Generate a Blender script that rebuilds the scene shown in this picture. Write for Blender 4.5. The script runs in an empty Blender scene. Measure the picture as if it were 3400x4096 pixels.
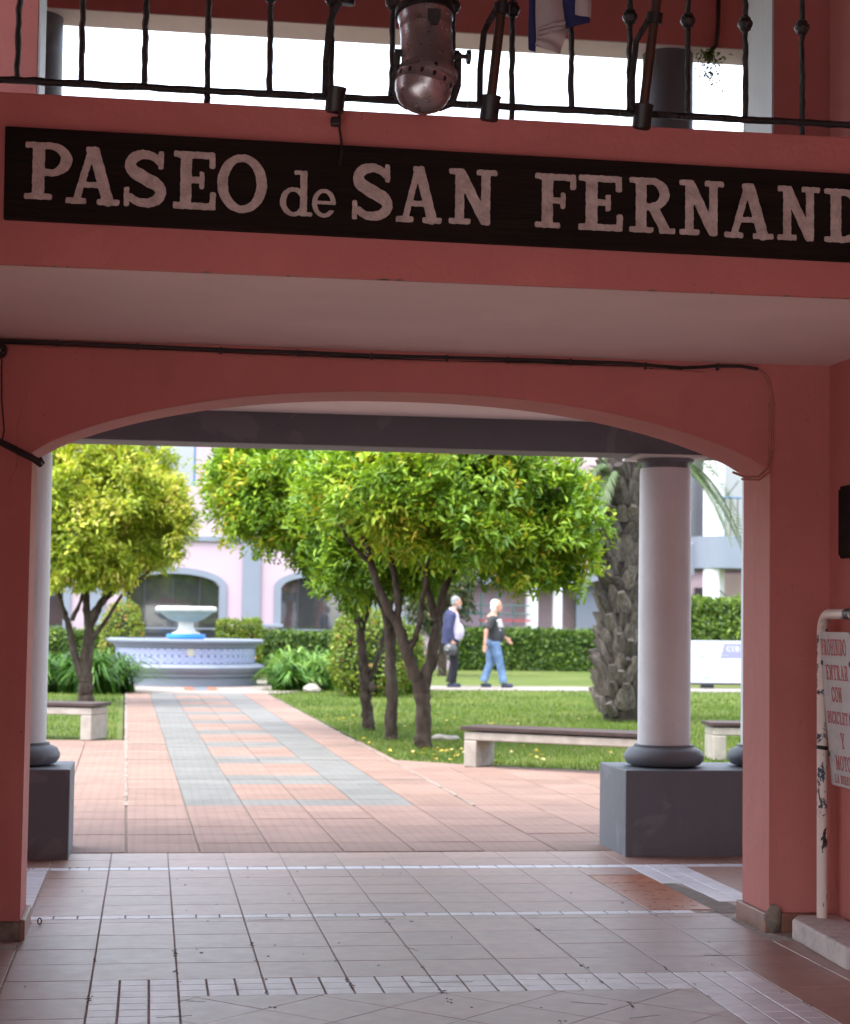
import bpy, bmesh, math, random
import numpy as np
from mathutils import Vector, Matrix, noise as mnoise
R_ = math.radians
PI = math.pi
random.seed(7)
rng = np.random.default_rng(11)
scene = bpy.context.scene
COL = scene.collection

# ---------------------------------------------------------------- camera, sky, sun, exposure
cam_d = bpy.data.cameras.new('camera')
cam = bpy.data.objects.new('camera', cam_d)
COL.objects.link(cam)
cam_d.sensor_fit = 'VERTICAL'
cam_d.sensor_height = 28.9
cam_d.lens = 28.9 * 1.80988
cam_d.clip_start = 0.05
cam_d.clip_end = 2000
cam.matrix_world = (Matrix.Translation((0, 0, 1.34)) @ Matrix.Rotation(-R_(8.38682), 4, 'Z')
                    @ Matrix.Rotation(R_(90 + 3.40518), 4, 'X') @ Matrix.Rotation(R_(0.76092), 4, 'Z'))
cam_d.dof.use_dof = True
cam_d.dof.focus_distance = 7.0
cam_d.dof.aperture_fstop = 4.2
scene.camera = cam

SUN_EL, SUN_ROT = R_(66), R_(235)
world = bpy.data.worlds.new('World')
scene.world = world
world.use_nodes = True
wn = world.node_tree
sky = wn.nodes.new('ShaderNodeTexSky')
sky.sky_type = 'NISHITA'
sky.sun_disc = False
sky.sun_elevation = SUN_EL
sky.sun_rotation = SUN_ROT
sky.air_density = 1.0
sky.dust_density = 2.0
sky.ozone_density = 1.0
bg = wn.nodes['Background']
shs = wn.nodes.new('ShaderNodeHueSaturation')      # thin white overcast: the whole dome greyed evenly
shs.inputs['Saturation'].default_value = 0.42
wn.links.new(sky.outputs[0], shs.inputs['Color'])
wn.links.new(shs.outputs[0], bg.inputs[0])
bg.inputs[1].default_value = 0.15
sd = bpy.data.lights.new('sun', 'SUN')
sd.energy = 0.65
sd.angle = R_(50)
sd.color = (1, 0.96, 0.9)
sun = bpy.data.objects.new('sun', sd)
COL.objects.link(sun)
# sky texture: rotation 0 = +Y, clockwise from above
sdir = Vector((math.sin(SUN_ROT) * math.cos(SUN_EL), math.cos(SUN_ROT) * math.cos(SUN_EL), math.sin(SUN_EL)))
sun.rotation_euler = sdir.to_track_quat('Z', 'Y').to_euler()
scene.view_settings.view_transform = 'Standard'
scene.view_settings.look = 'None'
scene.view_settings.gamma = 1
scene.view_settings.use_curve_mapping = False
scene.view_settings.exposure = 2.72
cy = scene.cycles
cy.max_bounces = 10
cy.diffuse_bounces = 7
cy.glossy_bounces = 4
cy.transmission_bounces = 4
cy.transparent_max_bounces = 8
cy.caustics_reflective = False
cy.caustics_refractive = False
cy.sample_clamp_indirect = 6
cy.use_denoising = True

# ---------------------------------------------------------------- materials
def new_mat(name):
    m = bpy.data.materials.new(name)
    m.use_nodes = True
    nt = m.node_tree
    return m, nt, nt.nodes['Principled BSDF']

def N(nt, kind, **kw):
    n = nt.nodes.new(kind)
    for k, v in kw.items():
        setattr(n, k, v)
    return n

def mixc(nt, fac, a, b, mode='MIX'):
    n = N(nt, 'ShaderNodeMix', data_type='RGBA', blend_type=mode)
    for s, v in ((n.inputs[0], fac), (n.inputs[6], a), (n.inputs[7], b)):
        if isinstance(v, bpy.types.NodeSocket):
            nt.links.new(v, s)
        elif isinstance(v, (int, float)):
            s.default_value = v
        else:
            s.default_value = (*v[:3], 1)
    return n.outputs[2]

def ramp(nt, fac, stops):
    r = N(nt, 'ShaderNodeValToRGB')
    el = r.color_ramp.elements
    while len(el) < len(stops):
        el.new(0.5)
    for e, (p, c) in zip(el, stops):
        e.position = p
        e.color = (*c, 1) if len(c) == 3 else c
    nt.links.new(fac, r.inputs[0])
    return r.outputs[0]

def noise(nt, vec, scale, detail=4, rough=0.55, dist=0):
    n = N(nt, 'ShaderNodeTexNoise')
    n.inputs['Scale'].default_value = scale
    n.inputs['Detail'].default_value = detail
    n.inputs['Roughness'].default_value = rough
    n.inputs['Distortion'].default_value = dist
    if vec is not None:
        nt.links.new(vec, n.inputs['Vector'])
    return n.outputs[0]

def mapping(nt, scale=(1, 1, 1), coord='Object', rot=(0, 0, 0)):
    tc = N(nt, 'ShaderNodeTexCoord')
    mp = N(nt, 'ShaderNodeMapping')
    mp.inputs['Scale'].default_value = scale
    mp.inputs['Rotation'].default_value = rot
    nt.links.new(tc.outputs[coord], mp.inputs[0])
    return mp.outputs[0]

def world_pos(nt, scale=(1, 1, 1), rot=(0, 0, 0)):
    g = N(nt, 'ShaderNodeNewGeometry')
    mp = N(nt, 'ShaderNodeMapping')
    mp.inputs['Scale'].default_value = scale
    mp.inputs['Rotation'].default_value = rot
    nt.links.new(g.outputs['Position'], mp.inputs[0])
    return mp.outputs[0]

def bump(nt, b, height, strength, dist=0.01):
    n = N(nt, 'ShaderNodeBump')
    n.inputs['Strength'].default_value = strength
    n.inputs['Distance'].default_value = dist
    nt.links.new(height, n.inputs['Height'])
    nt.links.new(n.outputs[0], b.inputs['Normal'])

def pmat(name, c, rough=0.6, var=0.12, scale=4, bmp=0.15, bscale=60, metal=0, spec=0.5, c2=None, stretch=(1, 1, 1), objvar=0.0, rvar=0.1, stain=None, stain_amt=0.5, stain_scale=1.5):
    m, nt, b = new_mat(name)
    pos = world_pos(nt, stretch)
    n1 = noise(nt, pos, scale, 6, 0.6)
    lo = tuple(x * (1 - var) for x in c)
    hi = c2 if c2 else tuple(min(1, x * (1 + var)) for x in c)
    col = ramp(nt, n1, [(0.3, lo), (0.72, hi)])
    if stain:
        n3 = noise(nt, pos, stain_scale, 8, 0.7, 0.6)
        f = ramp(nt, n3, [(0.52, (0, 0, 0)), (0.75, (stain_amt,) * 3)])
        col = mixc(nt, f, col, stain)
    if objvar:
        oi = N(nt, 'ShaderNodeObjectInfo')
        hs = N(nt, 'ShaderNodeHueSaturation')
        mr = N(nt, 'ShaderNodeMapRange')
        mr.inputs[3].default_value = 1 - objvar
        mr.inputs[4].default_value = 1 + objvar
        nt.links.new(oi.outputs['Random'], mr.inputs[0])
        nt.links.new(mr.outputs[0], hs.inputs['Value'])
        nt.links.new(col, hs.inputs['Color'])
        col = hs.outputs[0]
    nt.links.new(col, b.inputs['Base Color'])
    if rvar:
        n4 = noise(nt, pos, scale * 2.3, 4)
        mr = N(nt, 'ShaderNodeMapRange')
        mr.inputs[3].default_value = max(0.02, rough - rvar)
        mr.inputs[4].default_value = min(1, rough + rvar)
        nt.links.new(n4, mr.inputs[0])
        nt.links.new(mr.outputs[0], b.inputs['Roughness'])
    else:
        b.inputs['Roughness'].default_value = rough
    b.inputs['Metallic'].default_value = metal
    b.inputs['Specular IOR Level'].default_value = spec
    if bmp:
        bump(nt, b, noise(nt, pos, bscale, 5, 0.6), bmp)
    return m

M = {}
def plaster(name, c, streak, patch, rough=0.62):
    m, nt, b = new_mat(name)
    pos = world_pos(nt)
    col = ramp(nt, noise(nt, pos, 1.3, 7, 0.62, 0.3), [(0.28, tuple(x * 0.90 for x in c)), (0.72, tuple(min(1, x * 1.07) for x in c))])
    # roller marks and run-down dirt
    st = noise(nt, world_pos(nt, (9, 9, 0.7)), 1.0, 5, 0.65, 0.2)
    col = mixc(nt, ramp(nt, st, [(0.50, (0, 0, 0)), (0.80, (0.45,) * 3)]), col, streak)
    # touched-up patches with a soft edge
    pt = noise(nt, pos, 2.1, 3, 0.5, 1.2)
    col = mixc(nt, ramp(nt, pt, [(0.60, (0, 0, 0)), (0.63, (0.35,) * 3)]), col, patch)
    # hairline cracks, only here and there
    v = N(nt, 'ShaderNodeTexVoronoi', feature='DISTANCE_TO_EDGE')
    v.inputs['Scale'].default_value = 1.7
    wv = N(nt, 'ShaderNodeMix', data_type='VECTOR')
    n9 = N(nt, 'ShaderNodeTexNoise'); n9.inputs['Scale'].default_value = 5; n9.inputs['Detail'].default_value = 6
    nt.links.new(pos, n9.inputs['Vector'])
    wv.inputs[0].default_value = 0.12
    nt.links.new(pos, wv.inputs[4]); nt.links.new(n9.outputs[1], wv.inputs[5])
    nt.links.new(wv.outputs[1], v.inputs['Vector'])
    ck = ramp(nt, v.outputs['Distance'], [(0.0, (1, 1, 1)), (0.0018, (0, 0, 0))])
    gate = ramp(nt, noise(nt, pos, 0.9, 2), [(0.67, (0, 0, 0)), (0.70, (0.45,) * 3)])
    mm = N(nt, 'ShaderNodeMath', operation='MULTIPLY')
    nt.links.new(ck, mm.inputs[0]); nt.links.new(gate, mm.inputs[1])
    col = mixc(nt, mm.outputs[0], col, tuple(x * 0.35 for x in c))
    # small chips and flecks
    fl = ramp(nt, noise(nt, pos, 55, 2, 0.5), [(0.735, (0, 0, 0)), (0.75, (0.8,) * 3)])
    col = mixc(nt, fl, col, tuple(x * 0.5 for x in c))
    nt.links.new(col, b.inputs['Base Color'])
    b.inputs['Roughness'].default_value = rough
    b.inputs['Specular IOR Level'].default_value = 0.25
    hs = N(nt, 'ShaderNodeMath', operation='MULTIPLY_ADD')
    nt.links.new(noise(nt, pos, 7, 4, 0.6), hs.inputs[0]); hs.inputs[1].default_value = 3.0
    nt.links.new(noise(nt, pos, 60, 5, 0.6), hs.inputs[2])
    bump(nt, b, hs.outputs[0], 0.22, 0.008)
    return m
M['pink'] = plaster('pink_plaster', (0.52, 0.185, 0.172), (0.40, 0.15, 0.14), (0.56, 0.215, 0.20))
M['soffit'] = pmat('soffit_paint', (0.82, 0.78, 0.76), 0.8, 0.05, 1.6, 0.2, 70, spec=0.2, stain=(0.70, 0.65, 0.62), stain_amt=0.3, stain_scale=1.2)
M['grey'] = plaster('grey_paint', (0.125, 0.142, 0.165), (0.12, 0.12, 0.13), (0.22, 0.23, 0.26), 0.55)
M['column'] = plaster('column_paint', (0.59, 0.61, 0.635), (0.48, 0.46, 0.45), (0.63, 0.64, 0.66), 0.6)
M['skirting'] = pmat('skirting_tile', (0.24, 0.11, 0.075), 0.4, 0.25, 9, 0.2, 60, stain=(0.12, 0.08, 0.06), stain_amt=0.8, stain_scale=5)
M['mortar'] = pmat('old_mortar', (0.22, 0.18, 0.15), 0.95, 0.4, 14, 0.9, 30)
M['iron'] = pmat('black_iron', (0.012, 0.011, 0.011), 0.38, 0.3, 20, 0.8, 90, spec=0.6)
M['plastic'] = pmat('black_plastic', (0.012, 0.012, 0.013), 0.45, 0.2, 20, 0.1, 90)
M['pole'] = pmat('varnished_pole_wood', (0.055, 0.02, 0.011), 0.45, 0.4, 10, 0.2, 40, stretch=(1, 1, 0.1))
M['steel'] = pmat('scuffed_steel', (0.44, 0.45, 0.47), 0.30, 0.15, 14, 0.06, 50, metal=0.8, rvar=0.12)
M['cable'] = pmat('dark_cable', (0.02, 0.016, 0.015), 0.55, 0.3, 30, 0.2, 90)
M['pinkcable'] = pmat('painted_cable', (0.40, 0.14, 0.12), 0.6, 0.15, 20, 0.1, 90)
M['board'] = pmat('dark_sign_wood', (0.010, 0.008, 0.0075), 0.8, 0.4, 5, 0.4, 30, stretch=(0.25, 1, 3), c2=(0.020, 0.013, 0.010), spec=0.15)
M['letter'] = pmat('letter_paint', (0.50, 0.44, 0.42), 0.7, 0.22, 24, 0.6, 90, c2=(0.64, 0.58, 0.56), stain=(0.26, 0.19, 0.17), stain_amt=0.7, stain_scale=18)
M['concrete'] = pmat('bench_concrete', (0.33, 0.30, 0.265), 0.9, 0.18, 7, 0.5, 50, stain=(0.22, 0.20, 0.17), stain_amt=0.6, stain_scale=4)
M['bench_wood'] = pmat('bench_wood', (0.035, 0.018, 0.016), 0.65, 0.4, 8, 0.4, 40, stretch=(0.3, 2, 1))
M['flagblue'] = pmat('flag_blue_cloth', (0.02, 0.03, 0.12), 0.9, 0.15, 20, 0.3, 300)
M['flagwhite'] = pmat('flag_white_cloth', (0.40, 0.385, 0.40), 0.9, 0.08, 20, 0.3, 300)
M['basin'] = pmat('fountain_paint', (0.175, 0.20, 0.25), 0.6, 0.08, 3, 0.15, 50, stain=(0.17, 0.19, 0.25), stain_amt=0.4, stain_scale=2.5)
M['bowl'] = pmat('white_bowl', (0.55, 0.55, 0.52), 0.6, 0.08, 5, 0.2, 50, stain=(0.42, 0.36, 0.28), stain_amt=0.6, stain_scale=4)
M['bluepaint'] = pmat('blue_paint', (0.03, 0.24, 0.62), 0.5, 0.1, 5, 0.1, 50)
M['pale'] = pmat('pale_pink_render', (0.42, 0.325, 0.375), 0.85, 0.03, 0.8, 0.15, 30, spec=0.2, stain=(0.41, 0.31, 0.35), stain_amt=0.4, stain_scale=0.5)
M['dirtypale'] = pmat('weathered_pink_render', (0.50, 0.38, 0.41), 0.9, 0.10, 0.8, 0.2, 30, spec=0.2, stain=(0.36, 0.26, 0.24), stain_amt=0.7, stain_scale=0.6)
M['bgrey'] = pmat('blue_grey_render', (0.185, 0.21, 0.255), 0.8, 0.05, 0.8, 0.15, 30, spec=0.2)
M['white'] = pmat('white_render', (0.74, 0.75, 0.78), 0.8, 0.04, 0.8, 0.1, 30)
M['bark'] = pmat('bark', (0.030, 0.020, 0.015), 0.95, 0.45, 11, 1.0, 24, stretch=(1, 1, 0.35), c2=(0.075, 0.056, 0.045), stain=(0.15, 0.14, 0.12), stain_amt=0.45, stain_scale=9, spec=0.15)
M['palmbark'] = pmat('palm_bark', (0.028, 0.021, 0.017), 0.95, 0.35, 8, 0.9, 26, objvar=0.25)
M['leafbase'] = pmat('palm_leaf_base', (0.085, 0.066, 0.052), 0.9, 0.5, 14, 1.0, 40, stretch=(2.5, 2.5, 0.35), c2=(0.17, 0.15, 0.135), objvar=0.4, spec=0.15)
M['panel'] = pmat('panel_white', (0.32, 0.34, 0.375), 0.35, 0.02, 4, 0, 40)
M['panelprint'] = pmat('panel_print', (0.13, 0.13, 0.23), 0.4, 0.05, 4, 0, 40)
M['panelfaint'] = pmat('panel_faint_print', (0.25, 0.29, 0.35), 0.4, 0.05, 4, 0, 40)
M['panelblue'] = pmat('panel_blue_print', (0.18, 0.36, 0.55), 0.4, 0.05, 4, 0, 40)
M['darkmetal'] = pmat('dark_metal', (0.03, 0.03, 0.035), 0.5, 0.2, 10, 0.1, 60)
M['greenmetal'] = pmat('green_metal', (0.06, 0.14, 0.12), 0.6, 0.1, 10, 0.1, 60)
M['redpaint'] = pmat('red_paint', (0.38, 0.06, 0.06), 0.5, 0.1, 10, 0.1, 60)
M['redletter'] = pmat('red_letter_paint', (0.36, 0.055, 0.06), 0.6, 0.35, 40, 0.2, 90)
M['bframe'] = pmat('blue_window_frame', (0.06, 0.14, 0.28), 0.5, 0.1, 6, 0, 30)
M['skin'] = pmat('skin', (0.46, 0.24, 0.17), 0.55, 0.1, 14, 0.05, 60)
M['greyhair'] = pmat('grey_hair', (0.20, 0.20, 0.21), 0.8, 0.3, 60, 0.6, 120)
M['whitehair'] = pmat('white_hair', (0.66, 0.66, 0.64), 0.8, 0.12, 60, 0.6, 120)
M['navy'] = pmat('navy_cloth', (0.022, 0.026, 0.075), 0.9, 0.2, 9, 0.4, 40)
M['lavender'] = pmat('lavender_shirt', (0.50, 0.44, 0.56), 0.9, 0.08, 9, 0.3, 40)
M['blackcloth'] = pmat('black_cloth', (0.010, 0.010, 0.013), 0.95, 0.2, 9, 0.3, 40)
M['charcoal'] = pmat('charcoal_cloth', (0.030, 0.030, 0.034), 0.95, 0.2, 9, 0.4, 40)
M['denim'] = pmat('denim', (0.07, 0.14, 0.28), 0.9, 0.3, 8, 0.5, 40, c2=(0.16, 0.26, 0.42))
M['shoe'] = pmat('shoe_cloth', (0.03, 0.035, 0.07), 0.8, 0.2, 9, 0.2, 40)
M['print'] = pmat('shirt_print', (0.68, 0.70, 0.72), 0.9, 0.1, 9, 0, 40)
M['helmet'] = pmat('helmet_shell', (0.045, 0.05, 0.055), 0.25, 0.2, 9, 0, 40)
M['camlens'] = pmat('camera_lens', (0.01, 0.01, 0.012), 0.1, 0.1, 9, 0, 40)
M['stone'] = pmat('stone', (0.34, 0.30, 0.27), 0.9, 0.25, 9, 0.6, 30)
M['walk'] = pmat('walkway_concrete', (0.215, 0.185, 0.165), 0.85, 0.12, 1.5, 0.3, 40)
M['bounce_ground'] = pmat('pale_bounce_paving', (0.46, 0.42, 0.39), 0.85, 0.12, 1.5, 0.3, 40)  # unseen paving, made pale to throw light into the hall
M['dimceiling'] = pmat('dimming_ceiling_boards', (0.13, 0.08, 0.06), 0.7, 0.3, 5, 0.4, 30, stretch=(1, 0.2, 1))  # made-up dark boards, keep bounced light out of the upper hall
M['soil'] = pmat('soil', (0.07, 0.05, 0.035), 1.0, 0.4, 8, 0.8, 30)
M['whitetile'] = pmat('white_small_tile', (0.64, 0.65, 0.71), 0.40, 0.08, 10, 0.12, 120, spec=0.7, objvar=0.07, rvar=0.1, stain=(0.33, 0.31, 0.33), stain_amt=0.5, stain_scale=7)
M['browntile'] = pmat('brown_floor_tile', (0.31, 0.185, 0.15), 0.40, 0.10, 6, 0.12, 110, objvar=0.10, rvar=0.1, stain=(0.23, 0.15, 0.13), stain_amt=0.5, stain_scale=4, spec=0.85)
M['terratile'] = pmat('terracotta_floor_tile', (0.40, 0.14, 0.065), 0.3, 0.10, 6, 0.1, 110, objvar=0.06, stain=(0.48, 0.26, 0.17), stain_amt=0.7, stain_scale=5)
M['grout'] = pmat('dark_grout', (0.36, 0.325, 0.30), 0.95, 0.4, 25, 0.6, 60)
M['cementpatch'] = pmat('cement_patch', (0.17, 0.15, 0.13), 0.95, 0.2, 12, 0.6, 50)

def chipped(name):           # white paint chipped off a blue/black older coat
    m, nt, b = new_mat(name)
    pos = world_pos(nt, (1, 1, 0.55))
    n1 = noise(nt, pos, 16, 6, 0.7, 0.4)
    n2 = noise(nt, pos, 5, 3, 0.6)
    mth = N(nt, 'ShaderNodeMath', operation='ADD')
    nt.links.new(n1, mth.inputs[0]); nt.links.new(n2, mth.inputs[1])
    f = ramp(nt, mth.outputs[0], [(0.0, (0, 0, 0)), (0.555, (0, 0, 0)), (0.565, (1, 1, 1))])
    mp = N(nt, 'ShaderNodeMath', operation='MULTIPLY')
    mp.inputs[1].default_value = 0.5
    nt.links.new(mth.outputs[0], mp.inputs[0])
    f = ramp(nt, mp.outputs[0], [(0.0, (0, 0, 0)), (0.535, (0, 0, 0)), (0.545, (1, 1, 1))])
    n3 = noise(nt, pos, 7, 2)
    under = ramp(nt, n3, [(0.45, (0.012, 0.012, 0.014)), (0.55, (0.02, 0.035, 0.085))])
    c = mixc(nt, f, mixc(nt, n2, (0.62, 0.54, 0.50), (0.72, 0.62, 0.58)), under)
    nt.links.new(c, b.inputs['Base Color'])
    b.inputs['Roughness'].default_value = 0.5
    bump(nt, b, f, -0.5, 0.004)
    return m
M['chipped'] = chipped('chipped_white_paint')
M['plate'] = pmat('sign_plate_paint', (0.40, 0.355, 0.365), 0.55, 0.1, 9, 0.1, 60, stain=(0.16, 0.17, 0.18), stain_amt=0.8, stain_scale=9)
M['basepaint'] = pmat('painted_concrete_base', (0.50, 0.44, 0.43), 0.8, 0.15, 9, 0.7, 40, stain=(0.2, 0.16, 0.14), stain_amt=0.85, stain_scale=10)

def paver_mat(name, c, c2, ribs=True):
    m, nt, b = new_mat(name)
    pos = world_pos(nt)
    n1 = noise(nt, pos, 3.5, 6, 0.6)
    col = ramp(nt, n1, [(0.3, c), (0.7, c2)])
    n5 = noise(nt, pos, 0.8, 5, 0.6)
    col = mixc(nt, ramp(nt, n5, [(0.45, (0, 0, 0)), (0.8, (0.35,) * 3)]), col, tuple(x * 0.6 for x in c))
    oi = N(nt, 'ShaderNodeObjectInfo')
    hs = N(nt, 'ShaderNodeHueSaturation')
    mr = N(nt, 'ShaderNodeMapRange')
    mr.inputs[3].default_value = 0.9; mr.inputs[4].default_value = 1.1
    nt.links.new(oi.outputs['Random'], mr.inputs[0])
    nt.links.new(mr.outputs[0], hs.inputs['Value'])
    nt.links.new(col, hs.inputs['Color'])
    # moulded grid of small raised bars on each paver
    br = N(nt, 'ShaderNodeTexBrick')
    br.inputs['Scale'].default_value = 1
    br.inputs['Mortar Size'].default_value = 0.012
    br.inputs['Mortar Smooth'].default_value = 0.4
    br.inputs['Brick Width'].default_value = 0.069
    br.inputs['Row Height'].default_value = 0.046
    br.offset = 0.0
    br.inputs['Color1'].default_value = (1, 1, 1, 1)
    br.inputs['Color2'].default_value = (0.85, 0.85, 0.85, 1)
    br.inputs['Mortar'].default_value = (0, 0, 0, 1)
    nt.links.new(pos, br.inputs['Vector'])
    fin = mixc(nt, 0.15, hs.outputs[0], mixc(nt, 1.0, hs.outputs[0], br.outputs[0], 'MULTIPLY'))
    nt.links.new(fin, b.inputs['Base Color'])
    b.inputs['Roughness'].default_value = 0.75
    b.inputs['Specular IOR Level'].default_value = 0.35
    bump(nt, b, br.outputs[0], 0.35, 0.005)
    return m
M['peach'] = paver_mat('peach_paver', (0.20, 0.122, 0.094), (0.248, 0.16, 0.125))
M['greypaver'] = paver_mat('grey_paver', (0.127, 0.126, 0.118), (0.166, 0.164, 0.155))
M['pinkpaver'] = paver_mat('pink_paver', (0.212, 0.13, 0.105), (0.257, 0.165, 0.134))

def lawn_mat():
    m, nt, b = new_mat('lawn_grass')
    pos = world_pos(nt)
    n1 = noise(nt, pos, 0.45, 5, 0.6)
    n2 = noise(nt, pos, 18, 5, 0.7)
    c = ramp(nt, n2, [(0.25, (0.035, 0.066, 0.010)), (0.75, (0.115, 0.165, 0.028))])
    c = mixc(nt, ramp(nt, n1, [(0.42, (0, 0, 0)), (0.72, (0.7,) * 3)]), c, (0.17, 0.175, 0.06))
    n3 = noise(nt, pos, 1.9, 3, 0.6)
    c = mixc(nt, ramp(nt, n3, [(0.55, (0, 0, 0)), (0.8, (0.4,) * 3)]), c, (0.10, 0.16, 0.026))
    n6 = noise(nt, pos, 0.75, 6, 0.68, 0.5)
    c = mixc(nt, ramp(nt, n6, [(0.60, (0, 0, 0)), (0.70, (0.65,) * 3)]), c, (0.13, 0.105, 0.055))
    nt.links.new(c, b.inputs['Base Color'])
    b.inputs['Roughness'].default_value = 0.9
    b.inputs['Specular IOR Level'].default_value = 0.2
    bump(nt, b, noise(nt, pos, 60, 4, 0.7), 0.9, 0.03)
    return m
M['lawn'] = lawn_mat()

def leaf_mat(name, stops, trans=0.33, rough=0.42, spec=0.4):
    m, nt, b = new_mat(name)
    at = N(nt, 'ShaderNodeAttribute', attribute_name='tint')
    c = ramp(nt, at.outputs['Fac'], stops)
    nt.links.new(c, b.inputs['Base Color'])
    b.inputs['Roughness'].default_value = rough
    b.inputs['Specular IOR Level'].default_value = spec
    tr = N(nt, 'ShaderNodeBsdfTranslucent')
    tc = mixc(nt, 1.0, c, (1.0, 1.0, 0.55), 'MULTIPLY')
    nt.links.new(tc, tr.inputs['Color'])
    mx = N(nt, 'ShaderNodeMixShader')
    mx.inputs[0].default_value = trans
    nt.links.new(b.outputs[0], mx.inputs[1])
    nt.links.new(tr.outputs[0], mx.inputs[2])
    nt.links.new(mx.outputs[0], nt.nodes['Material Output'].inputs[0])
    return m
M['citrus'] = leaf_mat('citrus_leaf', [(0.0, (0.04, 0.105, 0.014)), (0.35, (0.105, 0.225, 0.02)), (0.70, (0.245, 0.40, 0.028)), (0.95, (0.40, 0.52, 0.035)), (1.0, (0.55, 0.45, 0.05))])
M['yellowcitrus'] = leaf_mat('yellowing_citrus_leaf', [(0.0, (0.08, 0.15, 0.015)), (0.35, (0.21, 0.30, 0.022)), (0.65, (0.38, 0.45, 0.035)), (0.88, (0.55, 0.55, 0.07)), (1.0, (0.72, 0.62, 0.20))])
M['boxleaf'] = leaf_mat('hedge_leaf', [(0.0, (0.03, 0.07, 0.012)), (0.5, (0.075, 0.14, 0.022)), (1.0, (0.19, 0.28, 0.03))], 0.3)
M['goldleaf'] = leaf_mat('golden_shrub_leaf', [(0.0, (0.05, 0.10, 0.012)), (0.5, (0.14, 0.21, 0.02)), (0.9, (0.28, 0.32, 0.03)), (1.0, (0.40, 0.16, 0.05))], 0.3)
M['strap'] = leaf_mat('strap_leaf', [(0.0, (0.03, 0.09, 0.018)), (0.5, (0.10, 0.235, 0.035)), (1.0, (0.27, 0.42, 0.10))], 0.3, 0.35)
M['cypress'] = leaf_mat('cypress_leaf', [(0.0, (0.02, 0.035, 0.012)), (0.6, (0.05, 0.085, 0.02)), (1.0, (0.12, 0.09, 0.035))], 0.15)
M['palmleaf'] = leaf_mat('palm_leaf', [(0.0, (0.07, 0.12, 0.05)), (0.6, (0.16, 0.23, 0.10)), (1.0, (0.32, 0.36, 0.20))], 0.25)
M['deadleaf'] = leaf_mat('dry_leaf', [(0.0, (0.30, 0.22, 0.05)), (0.6, (0.55, 0.42, 0.05)), (1.0, (0.6, 0.5, 0.25))], 0.2)
M['grass'] = leaf_mat('grass_blade', [(0.0, (0.05, 0.085, 0.013)), (0.5, (0.10, 0.165, 0.022)), (0.9, (0.17, 0.23, 0.045)), (1.0, (0.28, 0.26, 0.12))], 0.35, 0.6, 0.2)
M['core'] = pmat('inner_twigs', (0.022, 0.036, 0.012), 1.0, 0.4, 12, 0.8, 20)

def glass_mat():
    m, nt, b = new_mat('dark_glass')
    b.inputs['Base Color'].default_value = (0.20, 0.21, 0.22, 1)
    b.inputs['Metallic'].default_value = 0.85
    b.inputs['Roughness'].default_value = 0.03
    pos = world_pos(nt)
    bump(nt, b, noise(nt, pos, 1.2, 2), 0.05, 0.02)
    return m
M['glass'] = glass_mat()

def water_mat():
    m, nt, b = new_mat('pool_water')
    b.inputs['Base Color'].default_value = (0.03, 0.08, 0.10, 1)
    b.inputs['Roughness'].default_value = 0.05
    bump(nt, b, noise(nt, world_pos(nt), 9, 3), 0.2, 0.02)
    return m
M['water'] = water_mat()

def azulejo():
    m, nt, b = new_mat('blue_white_glazed_tile')
    tc = N(nt, 'ShaderNodeTexCoord')
    sep = N(nt, 'ShaderNodeSeparateXYZ')
    nt.links.new(tc.outputs['Generated'], sep.inputs[0])
    def mth(op, a, bb=None):
        n = N(nt, 'ShaderNodeMath', operation=op)
        for i, v in enumerate((a, bb)):
            if v is None: continue
            if isinstance(v, (int, float)): n.inputs[i].default_value = v
            else: nt.links.new(v, n.inputs[i])
        return n.outputs[0]
    dx = mth('SUBTRACT', sep.outputs[0], 0.5)
    dz = mth('SUBTRACT', sep.outputs[2], 0.5)
    r = mth('SQRT', mth('ADD', mth('MULTIPLY', dx, dx), mth('MULTIPLY', dz, dz)))
    rings = mth('SINE', mth('MULTIPLY', r, 19))
    c = ramp(nt, mth('ADD', mth('MULTIPLY', rings, 0.5), 0.5), [(0.4, (0.12, 0.17, 0.42)), (0.6, (0.42, 0.43, 0.48))])
    oi = N(nt, 'ShaderNodeObjectInfo')
    c = mixc(nt, mth('GREATER_THAN', oi.outputs['Random'], 0.965), c, (0.44, 0.42, 0.34))
    nt.links.new(c, b.inputs['Base Color'])
    b.inputs['Roughness'].default_value = 0.25
    return m
M['azulejo'] = azulejo()

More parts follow.
